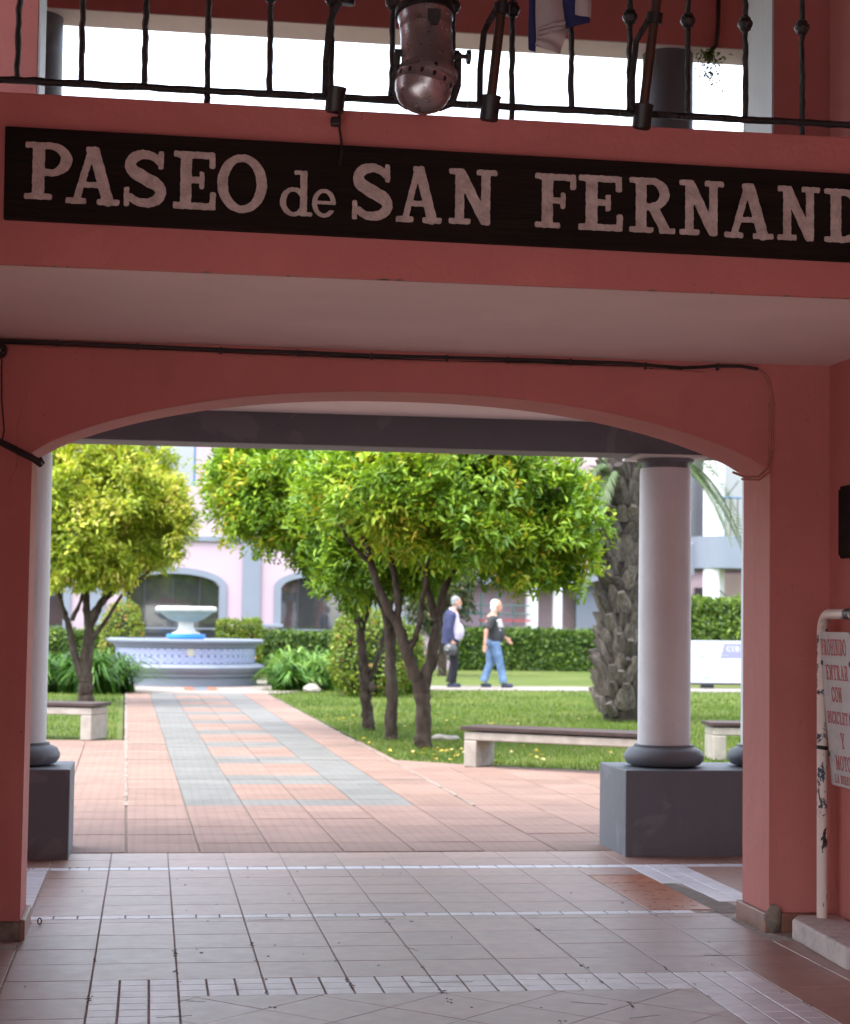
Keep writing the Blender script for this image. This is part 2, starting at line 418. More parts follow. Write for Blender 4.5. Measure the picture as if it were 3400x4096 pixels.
# ---------------------------------------------------------------- mesh helpers
class MB:
    def __init__(s):
        s.v = []; s.f = []
    def box(s, x0, y0, z0, x1, y1, z1):
        i = len(s.v)
        s.v += [(x0, y0, z0), (x1, y0, z0), (x1, y1, z0), (x0, y1, z0), (x0, y0, z1), (x1, y0, z1), (x1, y1, z1), (x0, y1, z1)]
        s.f += [(i, i + 3, i + 2, i + 1), (i + 4, i + 5, i + 6, i + 7), (i, i + 1, i + 5, i + 4), (i + 1, i + 2, i + 6, i + 5), (i + 2, i + 3, i + 7, i + 6), (i + 3, i, i + 4, i + 7)]
        return s
    def prism(s, pts, d, cap=True):
        """pts: closed loop of 3D points, extruded by vector d"""
        i = len(s.v); n = len(pts)
        s.v += [tuple(p) for p in pts] + [tuple(Vector(p) + Vector(d)) for p in pts]
        for k in range(n):
            a, b = i + k, i + (k + 1) % n
            s.f.append((a, b, b + n, a + n))
        if cap:
            s.f.append(tuple(range(i + n - 1, i - 1, -1)))
            s.f.append(tuple(range(i + n, i + 2 * n)))
        return s
    def tube(s, pts, rad, seg=8, flat=1.0, cap=True):
        pts = [Vector(p) for p in pts]
        if not hasattr(rad, '__len__'): rad = [rad] * len(pts)
        i0 = len(s.v)
        t = (pts[1] - pts[0]).normalized()
        up = Vector((0, 0, 1)) if abs(t.z) < 0.9 else Vector((0, 1, 0))
        nrm = t.cross(up).normalized()
        for k, p in enumerate(pts):
            if k == 0: t = pts[1] - pts[0]
            elif k == len(pts) - 1: t = pts[-1] - pts[-2]
            else: t = pts[k + 1] - pts[k - 1]
            t.normalize()
            nrm = (nrm - t * nrm.dot(t)).normalized()
            bn = t.cross(nrm)
            for j in range(seg):
                a = 2 * PI * j / seg
                s.v.append(tuple(p + (nrm * math.cos(a) + bn * math.sin(a) * flat) * rad[k]))
        for k in range(len(pts) - 1):
            for j in range(seg):
                a = i0 + k * seg + j; b = i0 + k * seg + (j + 1) % seg
                s.f.append((a, b, b + seg, a + seg))
        if cap:
            s.f.append(tuple(range(i0 + seg - 1, i0 - 1, -1)))
            e = i0 + (len(pts) - 1) * seg
            s.f.append(tuple(range(e, e + seg)))
        return s
    def lathe(s, prof, c=(0, 0, 0), seg=32, axis=None, close=False):
        """prof: (r,z) list, revolved about z through c; axis: 3x3 rotation"""
        i0 = len(s.v); n = len(prof)
        for r, z in prof:
            for j in range(seg):
                a = 2 * PI * j / seg
                p = Vector((r * math.cos(a), r * math.sin(a), z))
                if axis: p = axis @ p
                s.v.append((p.x + c[0], p.y + c[1], p.z + c[2]))
        for k in range(n - 1):
            for j in range(seg):
                a = i0 + k * seg + j; b = i0 + k * seg + (j + 1) % seg
                s.f.append((a, b, b + seg, a + seg))
        s.f.append(tuple(range(i0 + seg - 1, i0 - 1, -1)))
        e = i0 + (n - 1) * seg
        s.f.append(tuple(range(e, e + seg)))
        return s
    def ell(s, c, r, seg=14, rings=9, rot=None):
        i0 = len(s.v)
        for k in range(rings + 1):
            th = PI * k / rings
            rr = max(math.sin(th), 0.02)
            for j in range(seg):
                a = 2 * PI * j / seg
                p = Vector((r[0] * rr * math.cos(a), r[1] * rr * math.sin(a), -r[2] * math.cos(th)))
                if rot: p = rot @ p
                s.v.append((p.x + c[0], p.y + c[1], p.z + c[2]))
        for k in range(rings):
            for j in range(seg):
                a = i0 + k * seg + j; b = i0 + k * seg + (j + 1) % seg
                s.f.append((a, b, b + seg, a + seg))
        s.f.append(tuple(range(i0 + seg - 1, i0 - 1, -1)))
        e = i0 + rings * seg
        s.f.append(tuple(range(e, e + seg)))
        return s
    def mesh(s, name, off=(0, 0, 0)):
        me = bpy.data.meshes.new(name)
        ox, oy, oz = off
        me.from_pydata([(x - ox, y - oy, z - oz) for x, y, z in s.v], [], s.f)
        me.update()
        return me

WL = {}
def link(name, data, parent=None, wloc=None):
    o = bpy.data.objects.new(name, data)
    COL.objects.link(o)
    pl = WL.get(parent.name, Vector((0, 0, 0))) if parent else Vector((0, 0, 0))
    w = Vector(wloc) if wloc is not None else pl.copy()
    o.parent = parent
    o.location = w - pl
    WL[o.name] = w
    return o

def tag(o, label=None, cat=None, group=None, kind=None):
    if label: o['label'] = label
    if cat: o['category'] = cat
    if group: o['group'] = group
    if kind: o['kind'] = kind
    return o

def thing(name, label, cat, loc, group=None):
    return tag(link(name, None, None, loc), label, cat, group)

def part(name, mb, mat, parent=None, smooth=False, bevel=0, origin=None, kind=None, label=None, seg=2, angle=35):
    w = Vector(origin) if origin is not None else (WL[parent.name] if parent else Vector((0, 0, 0)))
    me = mb.mesh(name, w)
    if mat is not None: me.materials.append(M[mat])
    if smooth:
        me.shade_smooth() if hasattr(me, 'shade_smooth') else None
        me.set_sharp_from_angle(angle=R_(angle))
    o = link(name, me, parent, w)
    if bevel:
        b = o.modifiers.new('bevel', 'BEVEL')
        b.width = bevel; b.segments = seg; b.limit_method = 'ANGLE'; b.angle_limit = R_(40)
    tag(o, label, kind=kind)
    return o

def np_mesh(name, verts, faces_flat, nper, mat, parent=None, tint=None, origin=None, smooth=False, kind=None):
    w = Vector(origin) if origin is not None else (WL[parent.name] if parent else Vector((0, 0, 0)))
    me = bpy.data.meshes.new(name)
    nv = len(verts); nf = len(faces_flat) // nper
    verts = np.asarray(verts, np.float32) - np.array(w, np.float32)
    me.vertices.add(nv); me.vertices.foreach_set('co', verts.ravel())
    me.loops.add(len(faces_flat)); me.loops.foreach_set('vertex_index', np.asarray(faces_flat, np.int32))
    me.polygons.add(nf)
    me.polygons.foreach_set('loop_start', np.arange(0, nf * nper, nper, dtype=np.int32))
    me.update(calc_edges=True)
    if tint is not None:
        a = me.attributes.new('tint', 'FLOAT', 'POINT')
        a.data.foreach_set('value', np.asarray(tint, np.float32))
    me.materials.append(M[mat])
    if smooth: me.shade_smooth()
    o = link(name, me, parent, w)
    tag(o, kind=kind)
    return o

def leaves(pos, nrm, dirn, length, width, tint, fold=0.25, droop=0.15):
    """vectorised leaves: each 6 verts, two quads folded along the midrib"""
    n = len(pos)
    d = dirn / (np.linalg.norm(dirn, axis=1, keepdims=True) + 1e-9)
    s = np.cross(d, nrm); s /= (np.linalg.norm(s, axis=1, keepdims=True) + 1e-9)
    u = np.cross(s, d)
    L = length[:, None]; Wd = width[:, None]
    V = np.empty((n, 6, 3))
    V[:, 0] = pos
    V[:, 1] = pos + d * L * 0.33 + s * Wd * 0.5 + u * Wd * fold
    V[:, 2] = pos + d * L * 0.70 + s * Wd * 0.42 + u * (Wd * fold - L * droop * 0.4)
    V[:, 3] = pos + d * L - u * L * droop
    V[:, 4] = pos + d * L * 0.70 - s * Wd * 0.42 + u * (Wd * fold - L * droop * 0.4)
    V[:, 5] = pos + d * L * 0.33 - s * Wd * 0.5 + u * Wd * fold
    base = (np.arange(n) * 6)[:, None]
    F = np.concatenate([base + np.array([0, 1, 2, 3]), base + np.array([0, 3, 4, 5])], 1).ravel()
    return V.reshape(-1, 3), F, np.repeat(tint, 6)

def unit(n):
    v = rng.normal(size=(n, 3))
    return v / np.linalg.norm(v, axis=1, keepdims=True)

def lump(p, f, seed):
    return np.array([mnoise.noise(Vector((x * f + seed, y * f - seed, z * f + 2 * seed))) for x, y, z in p])

# ---------------------------------------------------------------- setting: ground, floor, paving
def sheet(name, pts, z, mat, parent=None):
    mb = MB()
    mb.v = [(x, y, z) for x, y in pts]
    mb.f = [tuple(range(len(pts)))]
    return part(name, mb, mat, parent)

g = sheet('ground', [(-400, -400), (400, -400), (400, 600), (-400, 600)], -0.04, 'soil'); tag(g, kind='structure')
# lawn with a cut-out is several sheets of one mesh (paved area stays free)
lawnR = [(2.40, 18.0), (2.9, 17.55), (3.5, 17.1), (4.1, 16.75), (5.0, 16.5), (6.5, 16.5), (16, 16.5), (40, 16.5), (40, 36.55), (2.15, 36.55)]
lm = MB()
def add_poly(pts, z):
    i = len(lm.v); lm.v += [(x, y, z) for x, y in pts]; lm.f.append(tuple(range(i, i + len(pts))))
add_poly(lawnR, -0.006)
add_poly([(3.6, 38.95), (40, 38.95), (40, 75), (3.6, 75)], -0.006)
add_poly([(-30, 20.8), (-0.27, 20.8), (-0.43, 33.6), (-30, 33.6)], -0.006)
add_poly([(-30, 33.6), (-1.2, 33.6), (-1.2, 75), (-30, 75)], -0.006)
lawn = part('lawn', lm, 'lawn'); tag(lawn, kind='structure')

bounce_ground = sheet('bounce_ground', [(-60, -80), (60, -80), (60, -5.4), (-1.5, -5.4), (-1.5, 5.9), (-60, 5.9)], 0.016, 'bounce_ground'); tag(bounce_ground, kind='structure')  # unseen pale ground, added to bounce light in through the hall openings
floor = sheet('arcade_floor', [(-6, -6), (9, -6), (9, 10.775), (-6, 10.775)], 0.0035, 'grout'); tag(floor, kind='structure')
TOP = 0.0065
tile_meshes = {}
def tile_mesh(w, d, h=TOP - 0.001, bev=0.0015):
    k = (round(w, 3), round(d, 3))
    if k not in tile_meshes:
        b = MB()
        x, y, e = w / 2, d / 2, bev
        b.v = [(-x, -y, 0), (x, -y, 0), (x, y, 0), (-x, y, 0), (-x, -y, h - e), (x, -y, h - e), (x, y, h - e), (-x, y, h - e),
               (-x + e, -y + e, h), (x - e, -y + e, h), (x - e, y - e, h), (-x + e, y - e, h)]
        b.f = [(0, 3, 2, 1), (0, 1, 5, 4), (1, 2, 6, 5), (2, 3, 7, 6), (3, 0, 4, 7), (4, 5, 9, 8), (5, 6, 10, 9), (6, 7, 11, 10), (7, 4, 8, 11), (8, 9, 10, 11)]
        tile_meshes[k] = b.mesh('tile')
    return tile_meshes[k]
def put_tile(name, x0, y0, x1, y1, mat, parent, gap=0.004, z=0.001, rot=0, tilt=0.0012):
    me = tile_mesh(x1 - x0 - gap - 0.003, y1 - y0 - gap)
    key = me.name + '_' + mat
    mm = bpy.data.meshes.get(key)
    if mm is None:
        mm = me.copy(); mm.name = key; mm.materials.append(M[mat])
    o = link(name, mm, parent, ((x0 + x1) / 2, (y0 + y1) / 2, z + random.uniform(0, 0.0007)))
    o.rotation_euler = (random.gauss(0, tilt), random.gauss(0, tilt), rot)
    return o
XL = [0.13 + 0.315 * k for k in range(-5, 12)]
rowsA = [10.16 + 0.30 * k for k in range(3)]          # beyond the far white strip
inner = [10.04 - 0.303 * k for k in range(6)]         # 10.04 .. 8.525
front = [8.33 - 0.328 * k for k in range(9)]          # 8.33 .. 5.7
xr = [x for x in XL if -1.2 < x < 3.7]
def T(x0, y0, x1, y1, m='browntile', gap=0.003):
    put_tile('tile', x0, y0, x1, y1, m, floor, gap)
for a, b in zip(xr[:-1], xr[1:]):
    T(a, 10.16, b, 10.46); T(a, 10.46, b, 10.76)
    mid = (a + b) / 2
    # far white strip
    for k in range(3):
        T(a + 0.105 * k, 10.045, a + 0.105 * (k + 1), 10.155, 'whitetile', 0.004)
    for r0, r1 in zip(inner[1:], inner[:-1]):
        if -0.82 < mid < -0.50 or 2.65 < mid < 2.97:
            continue
        if 2.33 < mid < 2.65:
            if r0 > 9.6: T(a, r0, b, r1)
            continue
        T(a, r0, b, r1)
    if -0.5 < mid < 2.65:
        for k in range(3):
            if mid > 2.4 and k == 2: continue
            T(a + 0.105 * k, 8.435, a + 0.105 * (k + 1), 8.525, 'whitetile', 0.004)
        T(a, 8.33, b, 8.432, gap=0.004)
for (y0, y1) in ((9.165, 9.72), (8.535, 9.165)):
    h = (y0 + y1) / 2
    T(2.345, h, 2.655, y1, 'terratile', 0.003); T(2.345, y0, 2.655, h, 'terratile', 0.003)
o = sheet('cement_patch', [(2.655, 9.42), (2.655, 8.50), (2.56, 8.44), (2.82, 8.44), (2.80, 8.75), (2.72, 9.42)], 0.0055, 'cementpatch', floor)
for x0 in (-0.82, 2.655):
    y = 10.04; k = 0
    while y > 8.55:
        for j in range(3):
            if x0 > 0 and y < 9.45 and j == 0: continue
            if x0 > 0 and y < 8.78 and j == 1: continue
            T(x0 + 0.105 * j, y - 0.105, x0 + 0.105 * (j + 1), y, 'whitetile', 0.004)
        y -= 0.105
for r1, r0 in zip(front[:-1], front[1:]):
    for a, b in zip(xr[:-1], xr[1:]):
        mid = (a + b) / 2
        if r1 > 7.1:
            if r0 < 7.5 or -0.6 < mid < 2.8 : T(a, r0, b, r1)
            continue
        if -0.186 < mid < 2.33: continue
        T(a, r0, b, r1)
# near white band of small tiles, three rows, with the two legs running towards the camera
for k in range(24):
    x = -0.185 + 0.105 * k
    for r in range(3):
        y = 7.018 - 0.106 * r
        if x < 2.32: T(x, y - 0.106, x + 0.105, y, 'whitetile', 0.005)
for r in range(3, 12):
    y = 7.018 - 0.106 * r
    for j in range(3):
        T(-0.185 + 0.105 * j, y - 0.106, -0.08 + 0.105 * j, y, 'whitetile', 0.005)
        T(2.02 + 0.105 * j, y - 0.106, 2.125 + 0.105 * j, y, 'whitetile', 0.005)
# diagonal field inside the band, clipped to its edge
def clip(poly, f):
    out = []
    for k in range(len(poly)):
        p, q = poly[k - 1], poly[k]
        a, b = f(p), f(q)
        if a >= 0: out.append(p)
        if (a >= 0) != (b >= 0):
            t = a / (a - b); out.append((p[0] + (q[0] - p[0]) * t, p[1] + (q[1] - p[1]) * t))
    return out
for i in range(-2, 7):
    for j in range(-6, 3):
        cx = 0.633 + 0.2195 * (i * 2 + (j % 2)) + 0.0; cyy = 6.46 + 0.2195 + 0.2195 * j - 0.2195
        h = 0.2195 - 0.0025
        poly = [(cx - h, cyy), (cx, cyy - h), (cx + h, cyy), (cx, cyy + h)]
        for f in (lambda p: p[0] - 0.134, lambda p: 2.016 - p[0], lambda p: 6.697 - p[1], lambda p: p[1] - 5.72):
            poly = clip(poly, f) if len(poly) > 2 else []
        if len(poly) < 3: continue
        b = MB().prism([(x, y, 0.001) for x, y in poly], (0, 0, 0.0055 + random.uniform(0, 0.0006)))
        part('tile', b, 'browntile', floor, origin=(cx, cyy, 0))
# rest of the hall floor behind the camera: plain tiles in one sheet
sheet('hall_floor', [(-1.55, -5.5), (3.3, -5.5), (3.3, 5.70), (-1.55, 5.70)], 0.0075, 'browntile', floor)

# plaza paving in front of the arcade and the path to the fountain
plaza = sheet('plaza_paving', [(-8, 10.70), (14, 10.70), (14, 16.5), (5.0, 16.5), (4.1, 16.75), (3.5, 17.1), (2.9, 17.55), (2.40, 18.0), (2.36, 20.8), (-8, 20.8)], -0.002, 'pinkpaver')
tag(plaza, kind='structure')
SL = -0.0125
def px_(x, y): return x + SL * (y - 13.45)
M['pathjoint'] = pmat('path_joint_sand', (0.13, 0.11, 0.10), 0.95, 0.4, 25, 0.6, 60)
path = sheet('garden_path', [(px_(-0.135, 10.74), 10.74), (px_(2.38, 10.74), 10.74), (px_(2.38, 36.9), 36.9), (px_(-0.135, 36.9), 36.9)], 0.002, 'pathjoint')
tag(path, kind='structure')
cols = [-0.134, 0.281, 0.696, 1.111, 1.525, 1.939, 2.37]
row0, rh = 13.455, 0.4385
def paver(x0, y0, x1, y1, mat, par):
    xa, xb = px_(x0, (y0 + y1) / 2), px_(x1, (y0 + y1) / 2)
    ym = (y0 + y1) / 2
    me = tile_mesh(x1 - x0 - 0.008, y1 - y0 - 0.008, 0.016, 0.003)
    key = me.name + '_pv_' + mat
    mm = bpy.data.meshes.get(key)
    if mm is None:
        mm = me.copy(); mm.name = key; mm.materials.append(M[mat])
    o = link('paver', mm, par, ((xa + xb) / 2, ym, -0.0085 + random.uniform(0, 0.003)))
    o.rotation_euler = (random.gauss(0, 0.002), random.gauss(0, 0.002), -SL * 0 + math.atan(-SL) * 1.0)
for r in range(47):
    y = row0 + rh * r
    k = r % 5
    for c in range(6):
        if c in (0, 5): m = 'peach'
        elif c in (1, 4): m = 'greypaver'
        else: m = 'greypaver' if k in (0, 4) else 'peach'
        paver(cols[c], y, cols[c + 1], y + rh, m, path)
for r in range(6):
    y0 = 10.77 + (row0 - 10.77) / 6 * r
    for c in range(6):
        paver(cols[c], y0, cols[c + 1], y0 + (row0 - 10.77) / 6, 'pinkpaver', path if r >= 3 else plaza)
    for c in range(6):
        xa = 2.375 + 0.43 * c
        paver(xa, y0, xa + 0.43, y0 + (row0 - 10.77) / 6, 'pinkpaver', plaza)
    for c in range(3):
        xa = -0.14 - 0.43 * (c + 1)
        paver(xa, y0, xa + 0.43, y0 + (row0 - 10.77) / 6, 'pinkpaver', plaza)
for r in range(16):
    y0 = row0 + rh * r
    for c in range(3):
        xa = -0.14 - 0.43 * (c + 1)
        if y0 + rh < 20.75: paver(xa, y0, xa + 0.43, y0 + rh, 'peach', plaza)
    for c in range(8):
        xa = 2.375 + 0.43 * c
        if y0 + rh < 16.45 or (c < 2 and y0 + rh < 17.2): paver(xa, y0, xa + 0.43, y0 + rh, 'peach', plaza)
# pale mortar edging each side of the path
for xe, ya, yb in ((-0.142, 13.46, 33.9), (2.378, 13.46, 35.0)):
    b = MB()
    n = 60
    for k in range(n):
        y0 = ya + (yb - ya) * k / n; y1 = ya + (yb - ya) * (k + 1) / n
        w = 0.011 + random.uniform(-0.006, 0.009)
        xc = px_(xe, y0)
        b.box(xc - w, y0 + 0.004, 0.002, xc + w, y1 - 0.004, 0.0105 + random.uniform(0, 0.003))
    part('edging', b, 'mortar', path)
for k in range(9):
    yj = 15.647 + 2.1925 * k
    xa, xb = px_(-0.13, yj), px_(2.37, yj)
    part('expansion_joint', MB().prism([(xa, yj - 0.011, 0.004), (xb, yj - 0.011, 0.004), (xb, yj + 0.011, 0.004), (xa, yj + 0.011, 0.004)], (0, 0, 0.0080)), 'cementpatch', path)
apron = sheet('fountain_apron', [(-1.0, 33.95), (2.35, 33.95), (3.4, 36.5), (3.4, 41), (-1.9, 41), (-1.9, 36)], 0.008, 'walk'); tag(apron, kind='structure')
# two red and one grey inlay at the head of the path
for x0, x1, m in ((0.68, 0.86, 'terratile'), (0.86, 1.13, 'grey'), (1.13, 1.31, 'terratile')):
    sheet('inlay', [(x0, 35.2), (x1, 35.2), (x1, 36.8), (x0, 36.8)], 0.0125, m, apron)
walk = MB().box(2.6, 36.6, -0.03, 45, 38.9, 0.006)
walkway = part('walkway', walk, 'walk'); tag(walkway, kind='structure')

# ---------------------------------------------------------------- arcade building
YF, YW0, YW1 = 6.24, 7.93, 8.30
XO0, XO1 = -0.505, 2.722
ZS, ZB = 2.51, 3.09
bld = thing('arcade_building', 'pink arcade building with wide arch, grey columns and balcony overhead', 'building', (1.1, 8.1, 0))
# front wall with the flat arch: outline polygon from soffit to opening curve, plus piers
ax = [XO0 + (XO1 - XO0) * k / 40 for k in range(41)]
def arch_z(x):
    t = (x - 1.11) / 1.6135
    return 2.034 + 0.302 * max(0, 1 - abs(t) ** 2.25) ** 0.82
cols_ = [(-6.0, 0.0), (XO0, 0.0)] + [(x, arch_z(x)) for x in ax] + [(XO1, 0.0), (9.0, 0.0)]
wm = MB()
for k, (x, z) in enumerate(cols_):
    wm.v += [(x, YW0, z), (x, YW0, 2.56), (x, YW1, z), (x, YW1, 2.56)]
for k in range(len(cols_) - 1):
    a, b = 4 * k, 4 * k + 4
    if cols_[k][0] != cols_[k + 1][0]:
        wm.f += [(a, b, b + 1, a + 1), (b + 2, a + 2, a + 3, b + 3), (b, a, a + 2, b + 2), (a + 1, b + 1, b + 3, a + 3)]
    else:
        wm.f += [(a, b, b + 2, a + 2)] if cols_[k][1] > cols_[k + 1][1] else [(a, b, b + 2, a + 2)]
aw = part('arch_wall', wm, 'pink', bld)
bm = bmesh.new(); bm.from_mesh(aw.data)
bmesh.ops.remove_doubles(bm, verts=bm.verts, dist=1e-5)
bmesh.ops.recalc_face_normals(bm, faces=bm.faces)
bm.to_mesh(aw.data); bm.free()
bv = aw.modifiers.new('bevel', 'BEVEL'); bv.width = 0.010; bv.segments = 3; bv.limit_method = 'ANGLE'; bv.angle_limit = R_(40)
part('side_wall', MB().box(3.0, -5.0, 0, 3.3, YW0 - 0.002, 5.3), 'pink', bld)
# skirtings
part('skirting', MB().box(XO1 - 0.025, YW0 - 0.028, 0.001, XO1 + 0.003, YW1 + 0.02, 0.085), 'skirting', bld, bevel=0.004)
part('skirting', MB().box(XO1 + 0.05, YW0 - 0.028, 0.001, 2.99, YW0 + 0.003, 0.085), 'skirting', bld, bevel=0.004)
lump_v = MB().ell((XO1 + 0.012, YW0 - 0.016, 0.055), (0.04, 0.025, 0.07), 12, 8)
lump_v.v = [(x + 0.012 * mnoise.noise(Vector((x * 40, y * 40, z * 40))), y + 0.008 * mnoise.noise(Vector((x * 40, y * 40 + 9, z * 40))), max(0.002, z)) for x, y, z in lump_v.v]
part('broken_mortar', lump_v, 'mortar', bld, smooth=True)
part('skirting', MB().box(-0.9, YW0 - 0.03, 0.001, XO0 + 0.004, YW0 + 0.003, 0.082), 'mortar', bld, bevel=0.006)
part('skirting', MB().box(XO0 - 0.003, YW0 - 0.026, 0.001, XO0 + 0.022, YW1 + 0.02, 0.09), 'skirting', bld, bevel=0.006)
# balcony slab: fascia and white soffit
fas = MB()
nseg = 90
x0f, x1f = -6.0, 2.998
fas.box(x0f, YF, ZS, x1f, YF + 0.03, ZB)
part('fascia', fas, 'pink', bld, bevel=0.004, seg=2)
part('soffit', MB().box(-6, YF + 0.0305, ZS + 0.004, 2.998, YW0, ZS + 0.20), 'soffit', bld)
part('balcony_floor', MB().box(-6, YF + 0.032, ZB - 0.14, 2.998, YW0 - 0.002, ZB - 0.03), 'browntile', bld)
# ragged paint edge along the fascia's lower lip
for k in range(14):
    x = random.uniform(-0.5, 2.9)
    w = random.uniform(0.006, 0.03)
    part('paint_flake', MB().box(x, YF - 0.0015, ZS - 0.0005, x + w, YF + 0.02, ZS + random.uniform(0.001, 0.003)), 'mortar', bld)
# corridor behind the arch: ceiling, grey lintel on the columns
part('ceiling', MB().box(-6, YW1, 2.535, 9, 10.64, 2.70), 'soffit', bld)
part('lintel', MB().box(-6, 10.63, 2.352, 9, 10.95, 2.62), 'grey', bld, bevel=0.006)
part('upper_slab', MB().box(-6, 8.302, 2.72, 9, 10.95, 3.0), 'browntile', bld)
part('end_wall', MB().box(-6.2, 8.3, 0, -6.0, 10.95, 5.3), 'pink', bld)
def column(cx, z0, upper=False):
    cyy = 10.79
    s = part('column', MB().lathe([(0.157, z0 + 0.115), (0.157, z0 + 0.9), (0.153, z0 + 1.74 if not upper else 4.82), (0.150, z0 + 1.775 if not upper else 4.83)], (cx, cyy, 0), 40), 'column' if not upper else 'grey', bld, smooth=True)
    if upper: return s
    part('base_ring', MB().lathe([(0.17, z0 + 0.001), (0.215, z0 + 0.012), (0.236, z0 + 0.04), (0.238, z0 + 0.065), (0.222, z0 + 0.095), (0.188, z0 + 0.112), (0.178, z0 + 0.115), (0.178, z0 + 0.128), (0.150, z0 + 0.129)], (cx, cyy, 0), 40), 'grey', s, smooth=True, angle=50)
    part('capital', MB().lathe([(0.140, 2.278), (0.143, 2.318), (0.168, 2.322), (0.172, 2.334), (0.15, 2.336)], (cx, cyy, 0), 40), 'grey', s, smooth=True)
    part('abacus', MB().box(cx - 0.215, cyy - 0.2, 2.3365, cx + 0.215, cyy + 0.2, 2.3515), 'column', s, bevel=0.003)
    return s
for cx in (3.05, 3.69, -0.725, -1.365, 6.6, 7.24):
    column(cx, 0.505)
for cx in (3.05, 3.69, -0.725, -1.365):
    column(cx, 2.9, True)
for x0, x1 in ((2.735, 4.01), (-1.70, -0.415), (6.27, 7.56)):
    part('pedestal', MB().box(x0, 10.47, 0.001, x1, 11.10, 0.503), 'grey', bld, bevel=0.008, seg=2)
# upper storey: open bay, beam over the columns, jambs, ceiling
UX0, UX1 = -0.515, 2.728
part('upper_wall', MB().box(-6, YW0, ZB - 0.03, UX0 - 0.012, YW1, 5.3), 'pink', bld)
part('upper_wall', MB().box(UX1 + 0.012, YW0 + 0.0015, ZB - 0.03, 9, YW1 - 0.001, 5.3), 'pink', bld)
part('jamb', MB().box(UX0 - 0.010, YW0 + 0.003, ZB - 0.02, UX0, YW1 + 0.003, 5.3), 'column', bld)
part('jamb', MB().box(UX1, YW0 + 0.003, ZB - 0.02, UX1 + 0.010, YW1 + 0.003, 5.3), 'column', bld)
ub = MB().box(-6, 10.60, 4.818, 9, 10.905, 5.3)
part('upper_beam', ub, 'pink', bld)
part('beam_underside', MB().box(-6, 10.604, 4.812, 9, 10.905, 4.8178), 'column', bld)
part('roof', MB().box(-1.45, -5.3, 5.3, 3.5, 5.0, 5.5), 'dimceiling', bld)  # out of view; edge and dark underside shaped to control the hall light
part('roof', MB().box(-6.2, 5.0, 5.3, 9, 11.4, 5.5), 'dimceiling', bld)
# unseen walls of the covered hall, added and sized to block and shape light
part('unseen_block_wall', MB().box(-1.45, 4.7, 0, -1.15, 6.236, 5.3), 'pink', bld)
part('unseen_block_wall', MB().box(-1.447, 6.2365, 0, -1.153, 7.929, 2.512), 'pink', bld)
part('unseen_block_header', MB().box(-1.449, -5.0, 2.15, -1.151, 4.699, 5.3), 'pink', bld)
part('unseen_rear_block', MB().box(-1.45, -5.3, 2.15, 3.3, -5.001, 5.3), 'pink', bld)
part('unseen_rear_block', MB().box(-1.45, -5.3, 0, -0.4, -5.001, 2.149), 'pink', bld)
# ---------------------------------------------------------------- lettering (drawn strokes -> contour mesh)
def sd_box(X, Y, x0, y0, x1, y1, r=0.025):
    cx, cyy, hx, hy = (x0 + x1) / 2, (y0 + y1) / 2, (x1 - x0) / 2 - r, (y1 - y0) / 2 - r
    dx, dy = np.abs(X - cx) - hx, np.abs(Y - cyy) - hy
    return np.hypot(np.maximum(dx, 0), np.maximum(dy, 0)) + np.minimum(np.maximum(dx, dy), 0) - r
def sd_seg(X, Y, x0, y0, x1, y1, hw):
    dx, dy = x1 - x0, y1 - y0
    t = np.clip(((X - x0) * dx + (Y - y0) * dy) / (dx * dx + dy * dy), 0, 1)
    return np.hypot(X - x0 - t * dx, Y - y0 - t * dy) - hw
def sd_ring(X, Y, cx, cyy, rx, ry, tx, ty):
    o = (np.hypot((X - cx) / rx, (Y - cyy) / ry) - 1) * min(rx, ry)
    i = (np.hypot((X - cx) / (rx - tx), (Y - cyy) / (ry - ty)) - 1) * min(rx - tx, ry - ty)
    return np.maximum(o, -i)
def sd_path(X, Y, pts, rad):
    d = None
    for (a, b), (r0, r1) in zip(zip(pts[:-1], pts[1:]), zip(rad[:-1], rad[1:])):
        e = sd_seg(X, Y, a[0], a[1], b[0], b[1], (r0 + r1) / 2)
        d = e if d is None else np.minimum(d, e)
    return d
GW = dict(P=.84, A=1.0, S=.86, E=.84, O=1.0, d=.84, e=1.0, N=.98, F=.80, R=.94, D=.92, T=.9, H=1.0, I=.46, B=.86, C=.9, L=.8, M=1.15, Y=.95)
